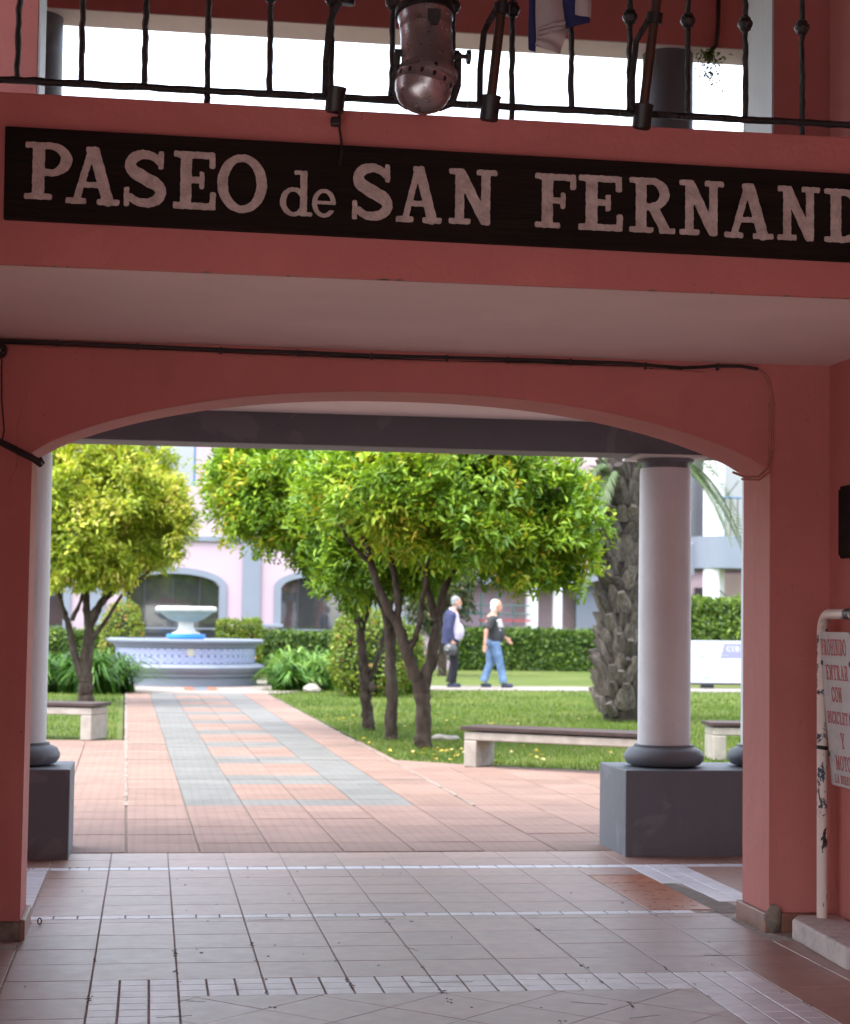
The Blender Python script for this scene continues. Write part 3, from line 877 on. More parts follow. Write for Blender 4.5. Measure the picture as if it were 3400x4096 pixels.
def glyph(ch, X, Y):
    B = lambda *a: sd_box(X, Y, *a)
    S = lambda *a: sd_seg(X, Y, *a)
    Rg = lambda *a: sd_ring(X, Y, *a)
    mn = lambda *a: np.minimum.reduce(a)
    stem = lambda: B(.15, 0, .36, 1)
    if ch in 'PR':
        bowl = np.maximum(Rg(.44, .71, .39 if ch == 'P' else .38, .295, .2, .115), .34 - X)
        d = mn(stem(), B(.02, .9, .36, 1), B(.02, 0, .5, .1), bowl, B(.2, .885, .46, 1), B(.2, .415, .46, .53))
        if ch == 'R': d = mn(d, S(.5, .46, .72, .09, .095), B(.62, 0, .94, .1))
        return d
    if ch == 'B':
        return mn(stem(), B(.02, .9, .4, 1), B(.02, 0, .4, .1), np.maximum(Rg(.44, .745, .36, .26, .18, .11), .34 - X), np.maximum(Rg(.44, .27, .41, .275, .19, .11), .34 - X), B(.2, .89, .46, 1), B(.2, .45, .46, .55), B(.2, 0, .46, .11))
    if ch == 'D':
        return mn(stem(), B(.02, .9, .4, 1), B(.02, 0, .4, .1), np.maximum(Rg(.38, .5, .53, .505, .22, .115), .34 - X), B(.2, .885, .42, 1), B(.2, 0, .42, .115))
    if ch in 'EFL':
        d = mn(stem(), B(.02, .9, .5, 1))
        if ch in 'EF': d = mn(d, B(.1, .885, .8, 1), B(.69, .72, .8, 1), B(.3, .455, .6, .565), B(.51, .36, .6, .66))
        d = mn(d, B(.02, 0, .82, .115), B(.71, 0, .82, .31)) if ch in 'EL' else mn(d, B(.02, 0, .5, .1))
        return d
    if ch == 'A':
        return mn(S(.20, .07, .46, .93, .065), S(.52, .9, .78, .08, .105), B(.30, .29, .68, .385), B(0, 0, .38, .1), B(.58, 0, 1.0, .1), B(.36, .90, .60, 1))
    if ch == 'N':
        return mn(B(.13, 0, .31, 1), S(.25, .9, .72, .1, .1), B(.66, 0, .84, 1), B(0, .9, .32, 1), B(0, 0, .44, .1), B(.56, .9, .98, 1))
    if ch == 'O': return Rg(.5, .5, .5, .52, .21, .13)
    if ch == 'C': return mn(np.maximum(Rg(.47, .5, .46, .52, .21, .13), -B(.6, .3, 1.2, .7)), B(.76, .66, .87, .98))
    if ch == 'S':
        up = [(.43 + .285 * math.cos(R_(a)), .735 + .185 * math.sin(R_(a))) for a in range(25, 250, 18)]
        lo = [(.43 + .315 * math.cos(R_(a)), .27 + .195 * math.sin(R_(a))) for a in range(68, -165, -18)]
        pts = up + lo
        n = len(pts)
        rad = [.065 + .05 * math.sin(PI * k / (n - 1)) ** 2 for k in range(n)]
        return mn(sd_path(X, Y, pts, rad), B(.69, .68, .79, .99), B(.03, .01, .13, .34))
    if ch == 'd': return mn(Rg(.35, .305, .35, .32, .16, .09), B(.52, 0, .70, 1), B(.36, .91, .70, 1), B(.52, 0, .84, .085))
    if ch == 'e': return mn(np.maximum(Rg(.5, .5, .5, .53, .21, .14), -B(.55, .24, 1.2, .46)), B(.14, .46, .9, .58))
    if ch == 'T': return mn(B(0, .885, .9, 1), B(0, .7, .1, 1), B(.8, .7, .9, 1), B(.35, 0, .55, 1), B(.2, 0, .7, .1))
    if ch == 'H': return mn(B(.12, 0, .32, 1), B(.68, 0, .88, 1), B(.25, .44, .75, .55), B(0, .9, .44, 1), B(0, 0, .44, .1), B(.56, .9, 1, 1), B(.56, 0, 1, .1))
    if ch == 'I': return mn(B(.13, 0, .33, 1), B(0, .9, .46, 1), B(0, 0, .46, .1))
    if ch == 'M': return mn(B(.12, 0, .26, 1), B(.85, 0, 1.05, 1), S(.24, .9, .56, .12, .08), S(.88, .9, .56, .12, .06), B(0, .9, .3, 1), B(0, 0, .4, .1), B(.85, .9, 1.15, 1), B(.75, 0, 1.15, .1))
    if ch == 'Y': return mn(B(.37, 0, .57, .5), S(.2, .93, .46, .48, .1), S(.76, .93, .5, .48, .06), B(0, .9, .4, 1), B(.58, .9, .95, 1), B(.25, 0, .7, .1))
    return B(0, 0, .5, 1)

def letter_mesh(ch, w, h, depth, res=44, wob=0.0, seed=0):
    """outline of a glyph scaled to w x h, as MB in local (u,v,n) with n towards the viewer"""
    gw = GW[ch]
    nx_ = int(res * gw) + 6; ny_ = res + 6
    xs = (np.arange(nx_) - 3) / (nx_ - 7) * gw; ys = (np.arange(ny_) - 3) / (ny_ - 7)
    X, Y = np.meshgrid(xs, ys, indexing='ij')
    if wob:
        ph = seed * 1.7
        X2 = X + wob * (np.sin(Y * 23 + ph) + np.sin(Y * 51 + X * 37 + ph)) * 0.5
        Y2 = Y + wob * (np.sin(X * 27 + ph * 2) + np.sin(X * 47 + Y * 41 + ph)) * 0.5
    else: X2, Y2 = X, Y
    D = glyph(ch, X2, Y2)
    mb = MB(); idx = {}
    def vert(key, x, y):
        if key not in idx:
            idx[key] = len(mb.v); mb.v.append((x / gw * w, y * h, depth))
        return idx[key]
    edges = {}
    for i in range(nx_ - 1):
        for j in range(ny_ - 1):
            cs = [(i, j), (i + 1, j), (i + 1, j + 1), (i, j + 1)]
            vals = [D[c] for c in cs]
            if min(vals) > 0: continue
            poly = []
            for k in range(4):
                p, q = cs[k], cs[(k + 1) % 4]; a, b = vals[k], vals[(k + 1) % 4]
                if a <= 0: poly.append(vert(p, X[p], Y[p]))
                if (a <= 0) != (b <= 0):
                    t = a / (a - b)
                    poly.append(vert((min(p, q), max(p, q)), X[p] + (X[q] - X[p]) * t, Y[p] + (Y[q] - Y[p]) * t))
            if len(poly) > 2:
                mb.f.append(tuple(poly))
                for a, b in zip(poly, poly[1:] + poly[:1]):
                    edges[(a, b)] = 1
    n = len(mb.v)
    bnd = [(a, b) for (a, b) in edges if (b, a) not in edges]
    low = {}
    for a, b in bnd:
        for c in (a, b):
            if c not in low:
                low[c] = len(mb.v); x, y, _ = mb.v[c]; mb.v.append((x, y, 0))
        mb.f.append((b, a, low[a], low[b]))
    return mb
def orient(mb, o, u, v, n):
    o, u, v, n = Vector(o), Vector(u), Vector(v), Vector(n)
    mb.v = [tuple(o + u * x + v * y + n * z) for x, y, z in mb.v]
    return mb

# ---------------------------------------------------------------- name board over the arch
board = thing('name_board', 'long dark wooden board lettered PASEO de SAN FERNANDO on pink fascia', 'sign', (1.2, 6.22, 2.80))
b = MB().prism([(-0.511, 6.2385, 2.968), (2.99, 6.2385, 2.948), (2.99, 6.2385, 2.632), (-0.509, 6.2385, 2.656)], (0, -0.026, 0))
part('board', b, 'board', board, bevel=0.004)
LET = [('P', -0.447, -0.287, 2.726, 2.918), ('A', -0.308, -0.131, 2.717, 2.911), ('S', -0.122, 0.025, 2.715, 2.910), ('E', 0.043, 0.192, 2.716, 2.912), ('O', 0.193, 0.360, 2.715, 2.907),
       ('d', 0.405, 0.515, 2.710, 2.865), ('e', 0.514, 0.595, 2.711, 2.803), ('S', 0.646, 0.791, 2.705, 2.903), ('A', 0.802, 0.960, 2.705, 2.900), ('N', 0.984, 1.152, 2.707, 2.899),
       ('F', 1.282, 1.430, 2.708, 2.897), ('E', 1.436, 1.601, 2.706, 2.899), ('R', 1.617, 1.786, 2.706, 2.899), ('N', 1.801, 1.961, 2.705, 2.899), ('A', 1.964, 2.143, 2.702, 2.897), ('N', 2.158, 2.313, 2.702, 2.895), ('D', 2.326, 2.494, 2.702, 2.893), ('O', 2.515, 2.685, 2.700, 2.892)]
for k, (ch, x0, x1, z0, z1) in enumerate(LET):
    mb = orient(letter_mesh(ch, x1 - x0, z1 - z0, 0.004, 46, 0.006, k), (x0, 6.2122, z0), (1, 0, -0.005), (0, 0, 1), (0, -1, 0))
    part('letter', mb, 'letter', board)

# ---------------------------------------------------------------- railing
rail = thing('balcony_railing', 'black wrought iron balcony railing with small knobs on its bars', 'railing', (1.2, 6.30, 3.09))
RY = 6.30
def wob_bar(p, q, r, n=14, amp=0.0012, seg=6):
    pts, rr = [], []
    for k in range(n + 1):
        t = k / n
        v = Vector(p).lerp(Vector(q), t)
        pts.append(v + Vector((random.gauss(0, amp), random.gauss(0, amp), random.gauss(0, amp) if abs(q[0] - p[0]) > 0.3 else 0)))
        rr.append(r * random.uniform(0.9, 1.12))
    return MB().tube(pts, rr, seg)
part('bottom_rail', wob_bar((-3.0, RY, 3.145), (2.98, RY, 3.152), 0.0125, 160, 0.0008), 'iron', rail, smooth=True, angle=60)
part('top_rail', wob_bar((-3.0, RY, 4.03), (2.98, RY, 4.03), 0.02, 60), 'iron', rail, smooth=True, angle=60)
xs_b = [-0.478 + 0.2105 * k for k in range(-9, 17)]
for k, x in enumerate(xs_b):
    kk = k - 9
    x = x * (RY / 6.24)
    bb = part('baluster', wob_bar((x, RY, 3.15), (x - 0.002, RY, 4.03), 0.0105, 36), 'iron', rail, smooth=True, angle=60)
    if (kk - 3) % 5 == 0:
        part('foot', wob_bar((x, RY, 3.06), (x, RY, 3.14), 0.0105, 5), 'iron', bb, smooth=True, angle=60)
    part('knob', MB().lathe([(0.010, -0.028), (0.020, -0.022), (0.020, -0.016), (0.026, -0.008), (0.028, 0), (0.026, 0.008), (0.020, 0.016), (0.020, 0.022), (0.010, 0.028)], (x - 0.001, RY, 3.498), 14), 'iron', bb, smooth=True)

# ---------------------------------------------------------------- flagpole sockets, poles, flag
def holder(x, label, pole):
    h = thing('flagpole_socket', label, 'flagpole socket', (x, 6.22, 3.10), 'flagpole sockets on the railing')
    ax = Vector((0.085, -0.13, 1)).normalized()
    q = Vector((0, 0, 1)).rotation_difference(ax).to_matrix()
    c0 = Vector((x, 6.235, 3.12))
    part('cup', MB().lathe([(0.020, -0.045), (0.030, -0.04), (0.033, -0.03), (0.033, 0.035), (0.035, 0.038), (0.035, 0.045), (0.026, 0.046)], c0, 20, q), 'plastic', h, smooth=True)
    part('lug', MB().box(x - 0.075, 6.25, 3.128, x - 0.022, 6.275, 3.150), 'iron', h, bevel=0.004)
    rg = c0 + ax * 0.345
    part('ring', MB().lathe([(0.024, -0.019), (0.029, -0.018), (0.029, 0.018), (0.024, 0.019)], rg, 18, q), 'plastic', h, smooth=True)
    pts = [c0 + Vector((-0.036, 0.0, 0.02)), c0 + Vector((-0.034, 0.012, 0.14)), c0 + Vector((-0.024, 0.0, 0.27)), rg + Vector((-0.045, 0.01, -0.05)), rg + Vector((-0.02, 0, -0.005))]
    part('strap', MB().tube(pts, 0.011, 8, 0.45), 'iron', h, smooth=True)
    if pole:
        p = thing('flagpole', pole, 'flagpole', tuple(c0), 'flagpoles in the railing sockets')
        part('shaft', MB().tube([c0 + ax * (-0.02), c0 + ax * 0.5, c0 + ax * 1.3], [0.0175, 0.017, 0.016], 14), 'pole', p, smooth=True)
        part('finial', MB().lathe([(0.012, 0), (0.022, 0.02), (0.026, 0.04), (0.018, 0.07), (0.003, 0.11)], c0 + ax * 1.3, 14, q), 'iron', p, smooth=True)
    return c0
holder(0.590, 'empty black flagpole socket left of the metal spotlight', None)
holder(1.128, 'black flagpole socket just right of the metal spotlight', 'dark wooden flagpole just right of the metal spotlight')
holder(1.672, 'black flagpole socket right of the hanging flag', 'dark wooden flagpole right of the hanging flag')

# folded flag, hanging corner in view
flag = thing('hanging_flag', 'blue and white flag hanging in folds over the railing', 'flag', (1.33, 6.10, 3.5))
def fold(name, pts, mat, y, bow):
    b = MB(); n = 9
    # bilinear patch with a cloth wave, thin but closed
    (a, bq, c, d) = [Vector((p[0], y + p[2], p[1])) for p in pts]
    for side in (0, 0.0025):
        for i in range(n + 1):
            for j in range(n + 1):
                u, v = i / n, j / n
                p = (a * (1 - u) + bq * u) * (1 - v) + (d * (1 - u) + c * u) * v
                b.v.append((p.x, p.y + bow * math.sin(PI * u) + 0.006 * math.sin(9 * v + 5 * u) + side, p.z))
    k = (n + 1) ** 2
    for i in range(n):
        for j in range(n):
            q0 = i * (n + 1) + j
            b.f.append((q0, q0 + n + 1, q0 + n + 2, q0 + 1))
            b.f.append((k + q0, k + q0 + 1, k + q0 + n + 2, k + q0 + n + 1))
    ring = [i * (n + 1) for i in range(n + 1)] + [n * (n + 1) + j for j in range(1, n + 1)] + [i * (n + 1) + n for i in range(n - 1, -1, -1)] + [j for j in range(n - 1, 0, -1)]
    for p, q in zip(ring, ring[1:] + ring[:1]): b.f.append((p, q, q + k, p + k))
    return part(name, b, mat, flag, smooth=True, angle=60)
fold('blue_field', [(1.238, 3.30, 0), (1.262, 3.29, 0.004), (1.29, 3.75, 0.01), (1.238, 3.75, 0)], 'flagblue', 6.115, -0.004)
fold('blue_field', [(1.345, 3.374, 0), (1.452, 3.405, 0.0), (1.46, 3.75, 0.02), (1.27, 3.75, 0)], 'flagblue', 6.120, -0.012)
fold('white_field', [(1.262, 3.335, 0), (1.362, 3.374, 0), (1.325, 3.75, 0), (1.250, 3.75, 0)], 'flagwhite', 6.100, -0.012)
fold('white_corner', [(1.257, 3.308, 0), (1.341, 3.280, -0.004), (1.371, 3.374, 0.0), (1.262, 3.338, 0)], 'flagwhite', 6.092, -0.006)
fold('white_hem', [(1.395, 3.425, 0), (1.450, 3.415, 0), (1.46, 3.75, 0), (1.41, 3.75, 0)], 'flagwhite', 6.094, -0.004)
fold('hem_band', [(1.270, 3.340, 0), (1.362, 3.377, 0), (1.357, 3.402, 0), (1.264, 3.365, 0)], 'flagwhite', 6.086, -0.008)

# ---------------------------------------------------------------- stage spotlight
sp = thing('stage_spotlight', 'dented metal can spotlight clamped to the balcony railing', 'spotlight', (0.88, 6.0, 3.05))
tilt = Matrix.Rotation(R_(-12), 3, 'X') @ Matrix.Rotation(R_(-1.5), 3, 'Y')
cc = Vector((0.878, 6.02, 3.17))
can = part('can', MB().lathe([(0.088, -0.035), (0.096, -0.03), (0.099, -0.012), (0.090, 0.004), (0.0885, 0.03), (0.0885, 0.034), (0.0875, 0.036), (0.087, 0.15), (0.088, 0.152), (0.088, 0.157), (0.0875, 0.159), (0.090, 0.19), (0.0935, 0.20), (0.0935, 0.206), (0.084, 0.206), (0.083, 0.12)], cc, 44, tilt), 'steel', sp, smooth=True, angle=40)
part('front_hood', MB().lathe([(0.0835, 0.10), (0.0835, 0.205), (0.100, 0.212), (0.100, 0.235), (0.094, 0.236), (0.080, 0.21), (0.078, 0.105)], cc, 40, tilt), 'plastic', sp, smooth=True)
tilt2 = Matrix.Rotation(R_(-10), 3, 'X') @ Matrix.Rotation(R_(14), 3, 'Y')
c2 = cc + Vector((-0.012, -0.004, -0.035))
cap = part('rear_cap', MB().lathe([(0.020, -0.102), (0.052, -0.092), (0.076, -0.074), (0.089, -0.050), (0.0945, -0.028), (0.0955, -0.026), (0.0955, -0.021), (0.0950, -0.019), (0.0960, 0.006), (0.0970, 0.008), (0.0970, 0.013), (0.0955, 0.015), (0.0945, 0.034), (0.090, 0.036)], c2, 44, tilt2), 'steel', sp, smooth=True, angle=40)
for k in range(14):
    a = R_(-90 + (k - 6.5) * 25.7)
    rr = 0.0957
    ct = tilt2 @ Vector((rr * math.cos(a), rr * math.sin(a), -0.005)) + c2
    rot = tilt2 @ Matrix.Rotation(a, 3, 'Z')
    part('vent_slot', MB().ell(ct, (0.0025, 0.0062, 0.0105), 10, 6, rot), 'plastic', cap, smooth=True)
part('cap_screw', MB().ell(tilt2 @ Vector((0.018, -0.0965, 0.024)) + c2, (0.009, 0.006, 0.009), 10, 6), 'plastic', cap, smooth=True)
part('clip', MB().prism([(0.858, 5.912, 3.352), (0.902, 5.912, 3.352), (0.902, 5.916, 3.318), (0.894, 5.917, 3.306), (0.891, 5.917, 3.297), (0.871, 5.917, 3.297), (0.868, 5.917, 3.306), (0.858, 5.916, 3.318)], (0, -0.003, 0)), 'plastic', sp)
for s in (-1, 1):
    pts = [(cc.x + s * 0.103, 6.03, 3.235), (cc.x + s * 0.106, 6.05, 3.14), (cc.x + s * 0.092, 6.08, 3.085), (cc.x + s * 0.05, 6.12, 3.075)]
    part('yoke', MB().tube(pts, 0.012, 8, 0.3), 'iron', sp, smooth=True)
    part('pivot', MB().tube([(cc.x + s * 0.086, 6.03, 3.235), (cc.x + s * 0.112, 6.03, 3.235)], 0.013, 12), 'iron', sp, smooth=True)
part('clamp_arm', MB().tube([(cc.x, 6.12, 3.075), (cc.x, 6.2, 3.10), (cc.x, 6.285, 3.14)], 0.012, 8), 'iron', sp, smooth=True)
part('yoke_knob', MB().tube([(0.985, 6.03, 3.235), (1.008, 6.03, 3.235), (1.010, 6.03, 3.235), (1.022, 6.03, 3.235), (1.024, 6.03, 3.235)], [0.008, 0.008, 0.024, 0.026, 0.014], 7), 'plastic', sp)
part('knob_nut', MB().tube([(0.968, 6.03, 3.235), (0.984, 6.03, 3.235)], 0.02, 6), 'plastic', sp)

# power cord with plug
cord = thing('power_cord', 'thin black power cord with inline plug hanging below the railing', 'cord', (0.60, 6.21, 3.1))
part('wire', MB().tube([(0.80, 6.2, 3.136), (0.70, 6.205, 3.130), (0.63, 6.21, 3.128), (0.600, 6.21, 3.10), (0.604, 6.212, 3.07), (0.602, 6.214, 3.03), (0.611, 6.218, 2.98), (0.612, 6.212, 2.93), (0.605, 6.206, 2.89)], 0.0045, 8), 'cable', cord, smooth=True)
part('plug', MB().box(0.572, 6.185, 3.022, 0.606, 6.215, 3.052), 'plastic', cord, bevel=0.006)

# ---------------------------------------------------------------- cables on the wall
cab = thing('cable_run', 'black cable bundle clipped along the top of the arch wall', 'cable', (1.1, 7.91, 2.49))
pts = [(-0.95, 2.500), (-0.648, 2.504), (-0.346, 2.504), (0.021, 2.499), (0.331, 2.496), (0.666, 2.497), (0.919, 2.493), (1.261, 2.496), (1.651, 2.499), (2.068, 2.498), (2.20, 2.490), (2.312, 2.486), (2.40, 2.492), (2.469, 2.500), (2.58, 2.503), (2.66, 2.492)]
part('cable', MB().tube([(x, 7.917, z - 0.004) for x, z in pts], 0.0075, 8), 'cable', cab, smooth=True)
part('cable', MB().tube([(x, 7.922, z - 0.017 + 0.004 * math.sin(9 * x)) for x, z in pts[:-4]], 0.0045, 6), 'cable', cab, smooth=True)
part('cable', MB().tube([(x + 0.1, 7.921, z - 0.022 + 0.003 * math.sin(6 * x + 1)) for x, z in pts[:-4]], 0.004, 6), 'pinkcable', cab, smooth=True)
for x in (-0.42, -0.08, 0.27, 0.60, 0.92, 1.25, 1.52, 1.80, 2.14, 2.47):
    z = np.interp(x, [p[0] for p in pts], [p[1] for p in pts])
    part('clip', MB().box(x, 7.906, z - 0.024, x + 0.008, 7.9299, z + 0.006), 'cable', cab)
dw = thing('painted_wire', 'pink painted wire dropping down the right end of the arch wall', 'wire', (2.72, 7.92, 2.3))
part('wire', MB().tube([(2.66, 7.924, 2.492), (2.71, 7.924, 2.455), (2.724, 7.924, 2.40), (2.722, 7.924, 2.2), (2.718, 7.923, 2.08), (2.706, 7.921, 2.045), (2.66, 7.90, 2.005), (2.60, 7.92, 2.005), (2.575, 8.0, 2.03)], 0.006, 8), 'pinkcable', dw, smooth=True)
part('wire', MB().tube([(2.69, 7.925, 2.46), (2.732, 7.925, 2.38), (2.734, 7.925, 2.20), (2.732, 7.925, 2.10), (2.715, 7.922, 2.03), (2.66, 7.895, 1.99), (2.59, 7.93, 1.995)], 0.005, 8), 'pinkcable', dw, smooth=True)
for z in (2.33, 2.13):
    part('clip', MB().box(2.712, 7.917, z, 2.745, 7.9299, z + 0.008), 'pinkcable', dw)
hb = thing('cable_end', 'thick dark cable bundle tied at the left springing of the arch', 'cable', (-0.56, 7.9, 2.03))
for k in range(5):
    dy, dz = 0.008 * math.cos(k * 1.3), 0.008 * math.sin(k * 1.3)
    part('strand', MB().tube([(-1.0, 7.915 + dy, 2.20 + dz), (-0.72, 7.91 + dy, 2.115 + dz), (-0.636, 7.905 + dy, 2.070 + dz), (-0.555, 7.9 + dy, 2.030 + dz), (-0.50, 7.895 + dy * 1.5, 2.004 + dz), (-0.470, 7.90 + dy * 2, 1.985 + dz * 1.5), (-0.468, 7.95 + dy, 1.998 + dz)], 0.0075, 8), 'cable', hb, smooth=True)
part('strand', MB().tube([(-0.50, 7.895, 2.0), (-0.462, 7.89, 1.972), (-0.452, 7.89, 1.985), (-0.47, 7.9, 2.01)], 0.004, 6), 'cable', hb, smooth=True)
part('tie', MB().lathe([(0.019, -0.006), (0.021, 0), (0.019, 0.006)], (-0.565, 7.901, 2.035), 12, Matrix.Rotation(R_(65), 3, 'Y')), 'cable', hb)
part('thin_wire', MB().tube([(-0.64, 7.92, 2.42), (-0.636, 7.922, 2.25), (-0.622, 7.922, 2.12), (-0.628, 7.915, 2.08)], 0.003, 6), 'cable', hb, smooth=True)

sc_ = thing('security_camera', 'small black dome camera mounted high on the pink wall', 'camera', (-0.64, 7.86, 2.45))
part('housing', MB().lathe([(0.036, 0.0), (0.036, 0.03), (0.030, 0.045), (0.022, 0.05)], (-0.645, 7.86, 2.448), 24, Matrix.Rotation(R_(90), 3, 'X') @ Matrix.Rotation(R_(-20), 3, 'Y')), 'plastic', sc_, smooth=True)
part('lens', MB().ell((-0.640, 7.812, 2.446), (0.02, 0.012, 0.02), 16, 8), 'camlens', sc_, smooth=True)
part('bracket', MB().box(-0.67, 7.86, 2.44, -0.62, 7.929, 2.46), 'plastic', sc_, bevel=0.003)

# dark plaque on the side wall
pq = thing('wall_plaque', 'dark bronze plaque with notched corners on the right wall', 'plaque', (2.985, 7.6, 1.64))
pl = MB().prism([(2.9985, 7.765, 1.655), (2.9985, 7.765, 1.945), (2.9985, 7.745, 1.945), (2.9985, 7.745, 1.958), (2.9985, 7.36, 1.958), (2.9985, 7.36, 1.945), (2.9985, 7.34, 1.945), (2.9985, 7.34, 1.655), (2.9985, 7.36, 1.655), (2.9985, 7.36, 1.642), (2.9985, 7.745, 1.642), (2.9985, 7.745, 1.655)], (-0.022, 0, 0))
part('plate', pl, 'board', pq, bevel=0.004)
part('border', MB().box(2.9735, 7.38, 1.675, 2.9764, 7.72, 1.925), 'board', pq, bevel=0.003)

# ---------------------------------------------------------------- no-entry sign stand
st = thing('notice_stand', 'chipped white tubular stand with hanging red lettered notice and concrete foot', 'sign', (2.86, 7.4, 0))
fb = MB().prism([(2.747, 7.70, 0.004), (2.713, 6.995, 0.004), (2.95, 6.99, 0.004), (2.985, 7.80, 0.004), (2.80, 7.80, 0.004)][::-1], (0, 0, 0.092))
part('concrete_foot', fb, 'basepaint', st, bevel=0.014, seg=3)
arc = [(2.885, 7.714, 0.06), (2.885, 7.714, 0.7), (2.885, 7.714, 1.32)]
for a in range(15, 91, 15):
    arc.append((2.885, 7.714 - 0.085 * (1 - math.cos(R_(a))), 1.32 + 0.078 * math.sin(R_(a))))
arc += [(2.885, 7.40, 1.398), (2.885, 7.165, 1.398)]
for a in range(75, -1, -15):
    arc.append((2.885, 7.08 + 0.085 * (1 - math.cos(R_(a))), 1.32 + 0.078 * math.sin(R_(a))))
arc += [(2.885, 7.08, 0.7), (2.885, 7.08, 0.06)]
part('tube_frame', MB().tube(arc, 0.0225, 20), 'chipped', st, smooth=True)
def pl_pt(u, z):   # plate: u along towards the camera, bottom swung to the wall
    t = (1.32 - z) / 0.645
    return Vector((2.862 + 0.055 * t, 7.677 - u, z))
pv = [pl_pt(0, 1.315), pl_pt(0.012, 1.322), pl_pt(0.335, 1.322), pl_pt(0.35, 1.31), pl_pt(0.35, 0.68), pl_pt(0.335, 0.668), pl_pt(0.012, 0.668), pl_pt(0, 0.68)]
plate = part('notice_plate', MB().prism(pv, (-0.004, 0, -0.0004)), 'plate', st)
vv = (pl_pt(0, 0.9) - pl_pt(0, 0.8)).normalized()
nn = Vector((-1, 0, -0.085)).normalized()
def line(txt, u0, u1, z0, z1):
    tot = sum(GW[c] + 0.10 if c != ' ' else 0.5 for c in txt)
    u = u0
    for ch in txt:
        w = (u1 - u0) * ((GW[ch] + 0.10) if ch != ' ' else 0.5) / tot
        if ch != ' ':
            lw = w * GW[ch] / (GW[ch] + 0.10)
            o = pl_pt(u, z0) + Vector((-0.0046, 0, 0))
            part('letter', orient(letter_mesh(ch, lw, (z1 - z0), 0.0008, 22), o, (0, -1, 0), vv, nn), 'redletter', plate)
        u += w
line('PROHIBIDO', 0.012, 0.30, 1.222, 1.292)
line('ENTRAR', 0.045, 0.30, 1.118, 1.182)
line('CON', 0.09, 0.21, 1.025, 1.089)
line('BICICLETAS', 0.020, 0.33, 0.932, 0.985)
line('Y', 0.15, 0.205, 0.830, 0.897)
line('MOTOS', 0.075, 0.29, 0.737, 0.800)
line('LA DIRECCION', 0.05, 0.335, 0.680, 0.716)
for u, z in ((0.012, 1.19), (0.335, 1.19), (0.010, 0.80)):
    p = pl_pt(u, z)
    part('wire_tie', MB().ell(p + Vector((-0.004, 0.006, 0)), (0.006, 0.012, 0.012), 8, 6), 'cable', st, smooth=True)
part('wire_wrap', MB().lathe([(0.0235, -0.008), (0.026, -0.004), (0.0245, 0), (0.026, 0.005), (0.0235, 0.009)], (2.885, 7.714, 0.822), 16, Matrix.Rotation(R_(8), 3, 'Y')), 'cable', st, smooth=True)

# tuft of greenery rooted in the upper beam
tf = thing('hanging_weed', 'small green weed hanging from the beam beside the upper column', 'plant', (3.26, 10.55, 4.82))
part('root', MB().tube([(3.31, 10.592, 5.2), (3.305, 10.59, 4.93), (3.29, 10.58, 4.82), (3.235, 10.55, 4.76)], 0.012, 6), 'bark', tf)
n = 170
P = np.array([3.232, 10.54, 4.74]) + rng.normal(size=(n, 3)) * np.array([0.030, 0.03, 0.024])
tail = rng.random(n) < 0.3
P[tail] += np.array([0.02, 0, -0.08]) + rng.normal(size=(tail.sum(), 3)) * np.array([0.018, 0.02, 0.035])
V, F, t = leaves(P, unit(n), unit(n) + np.array([0, 0, -0.4]), rng.uniform(0.015, 0.034, n), rng.uniform(0.010, 0.020, n), rng.uniform(0, 0.8, n))
np_mesh('foliage', V, F, 4, 'boxleaf', tf, t, kind='stuff')

ring_ = thing('small_ring', 'tiny dark metal ring standing on the tiles by the left pier', 'ring', (-0.44, 8.3, 0.02))
tor = MB().tube([(-0.445 + 0.008 * math.cos(a), 8.30, 0.022 + 0.013 * math.sin(a)) for a in np.linspace(0, 2 * PI, 19)], 0.003, 8)
part('hoop', tor, 'iron', ring_, smooth=True)

# grit, chips and cracks on the passage floor
fl = MB()
random.seed(44)
def fleck(x, y, r, n=6, st=1.0):
    i = len(fl.v); a0 = random.uniform(0, PI)
    pts = []
    for k in range(n):
        a = 2 * PI * k / n
        rr = r * random.uniform(0.5, 1.2)
        u, v = rr * math.cos(a) * st, rr * math.sin(a)
        pts.append((x + u * math.cos(a0) - v * math.sin(a0), y + u * math.sin(a0) + v * math.cos(a0)))
    h = 0.0085 + random.uniform(0, 0.0006)
    fl.prism([(p[0], p[1], 0.0074) for p in pts], (0, 0, h - 0.0074))
for k in range(80):
    fleck(random.uniform(-0.9, 2.9), random.uniform(5.75, 10.6), random.choice((0.002, 0.003, 0.004, 0.006)), 6, random.uniform(1, 2.5))
for k in range(34):       # crumbled joints
    x = random.choice(XL[3:13]); y = random.uniform(5.8, 8.4)
    for q in range(random.randint(2, 6)):
        fleck(x + random.gauss(0, 0.006), y + q * 0.02 + random.gauss(0, 0.006), random.uniform(0.003, 0.006), 7, 1.3)
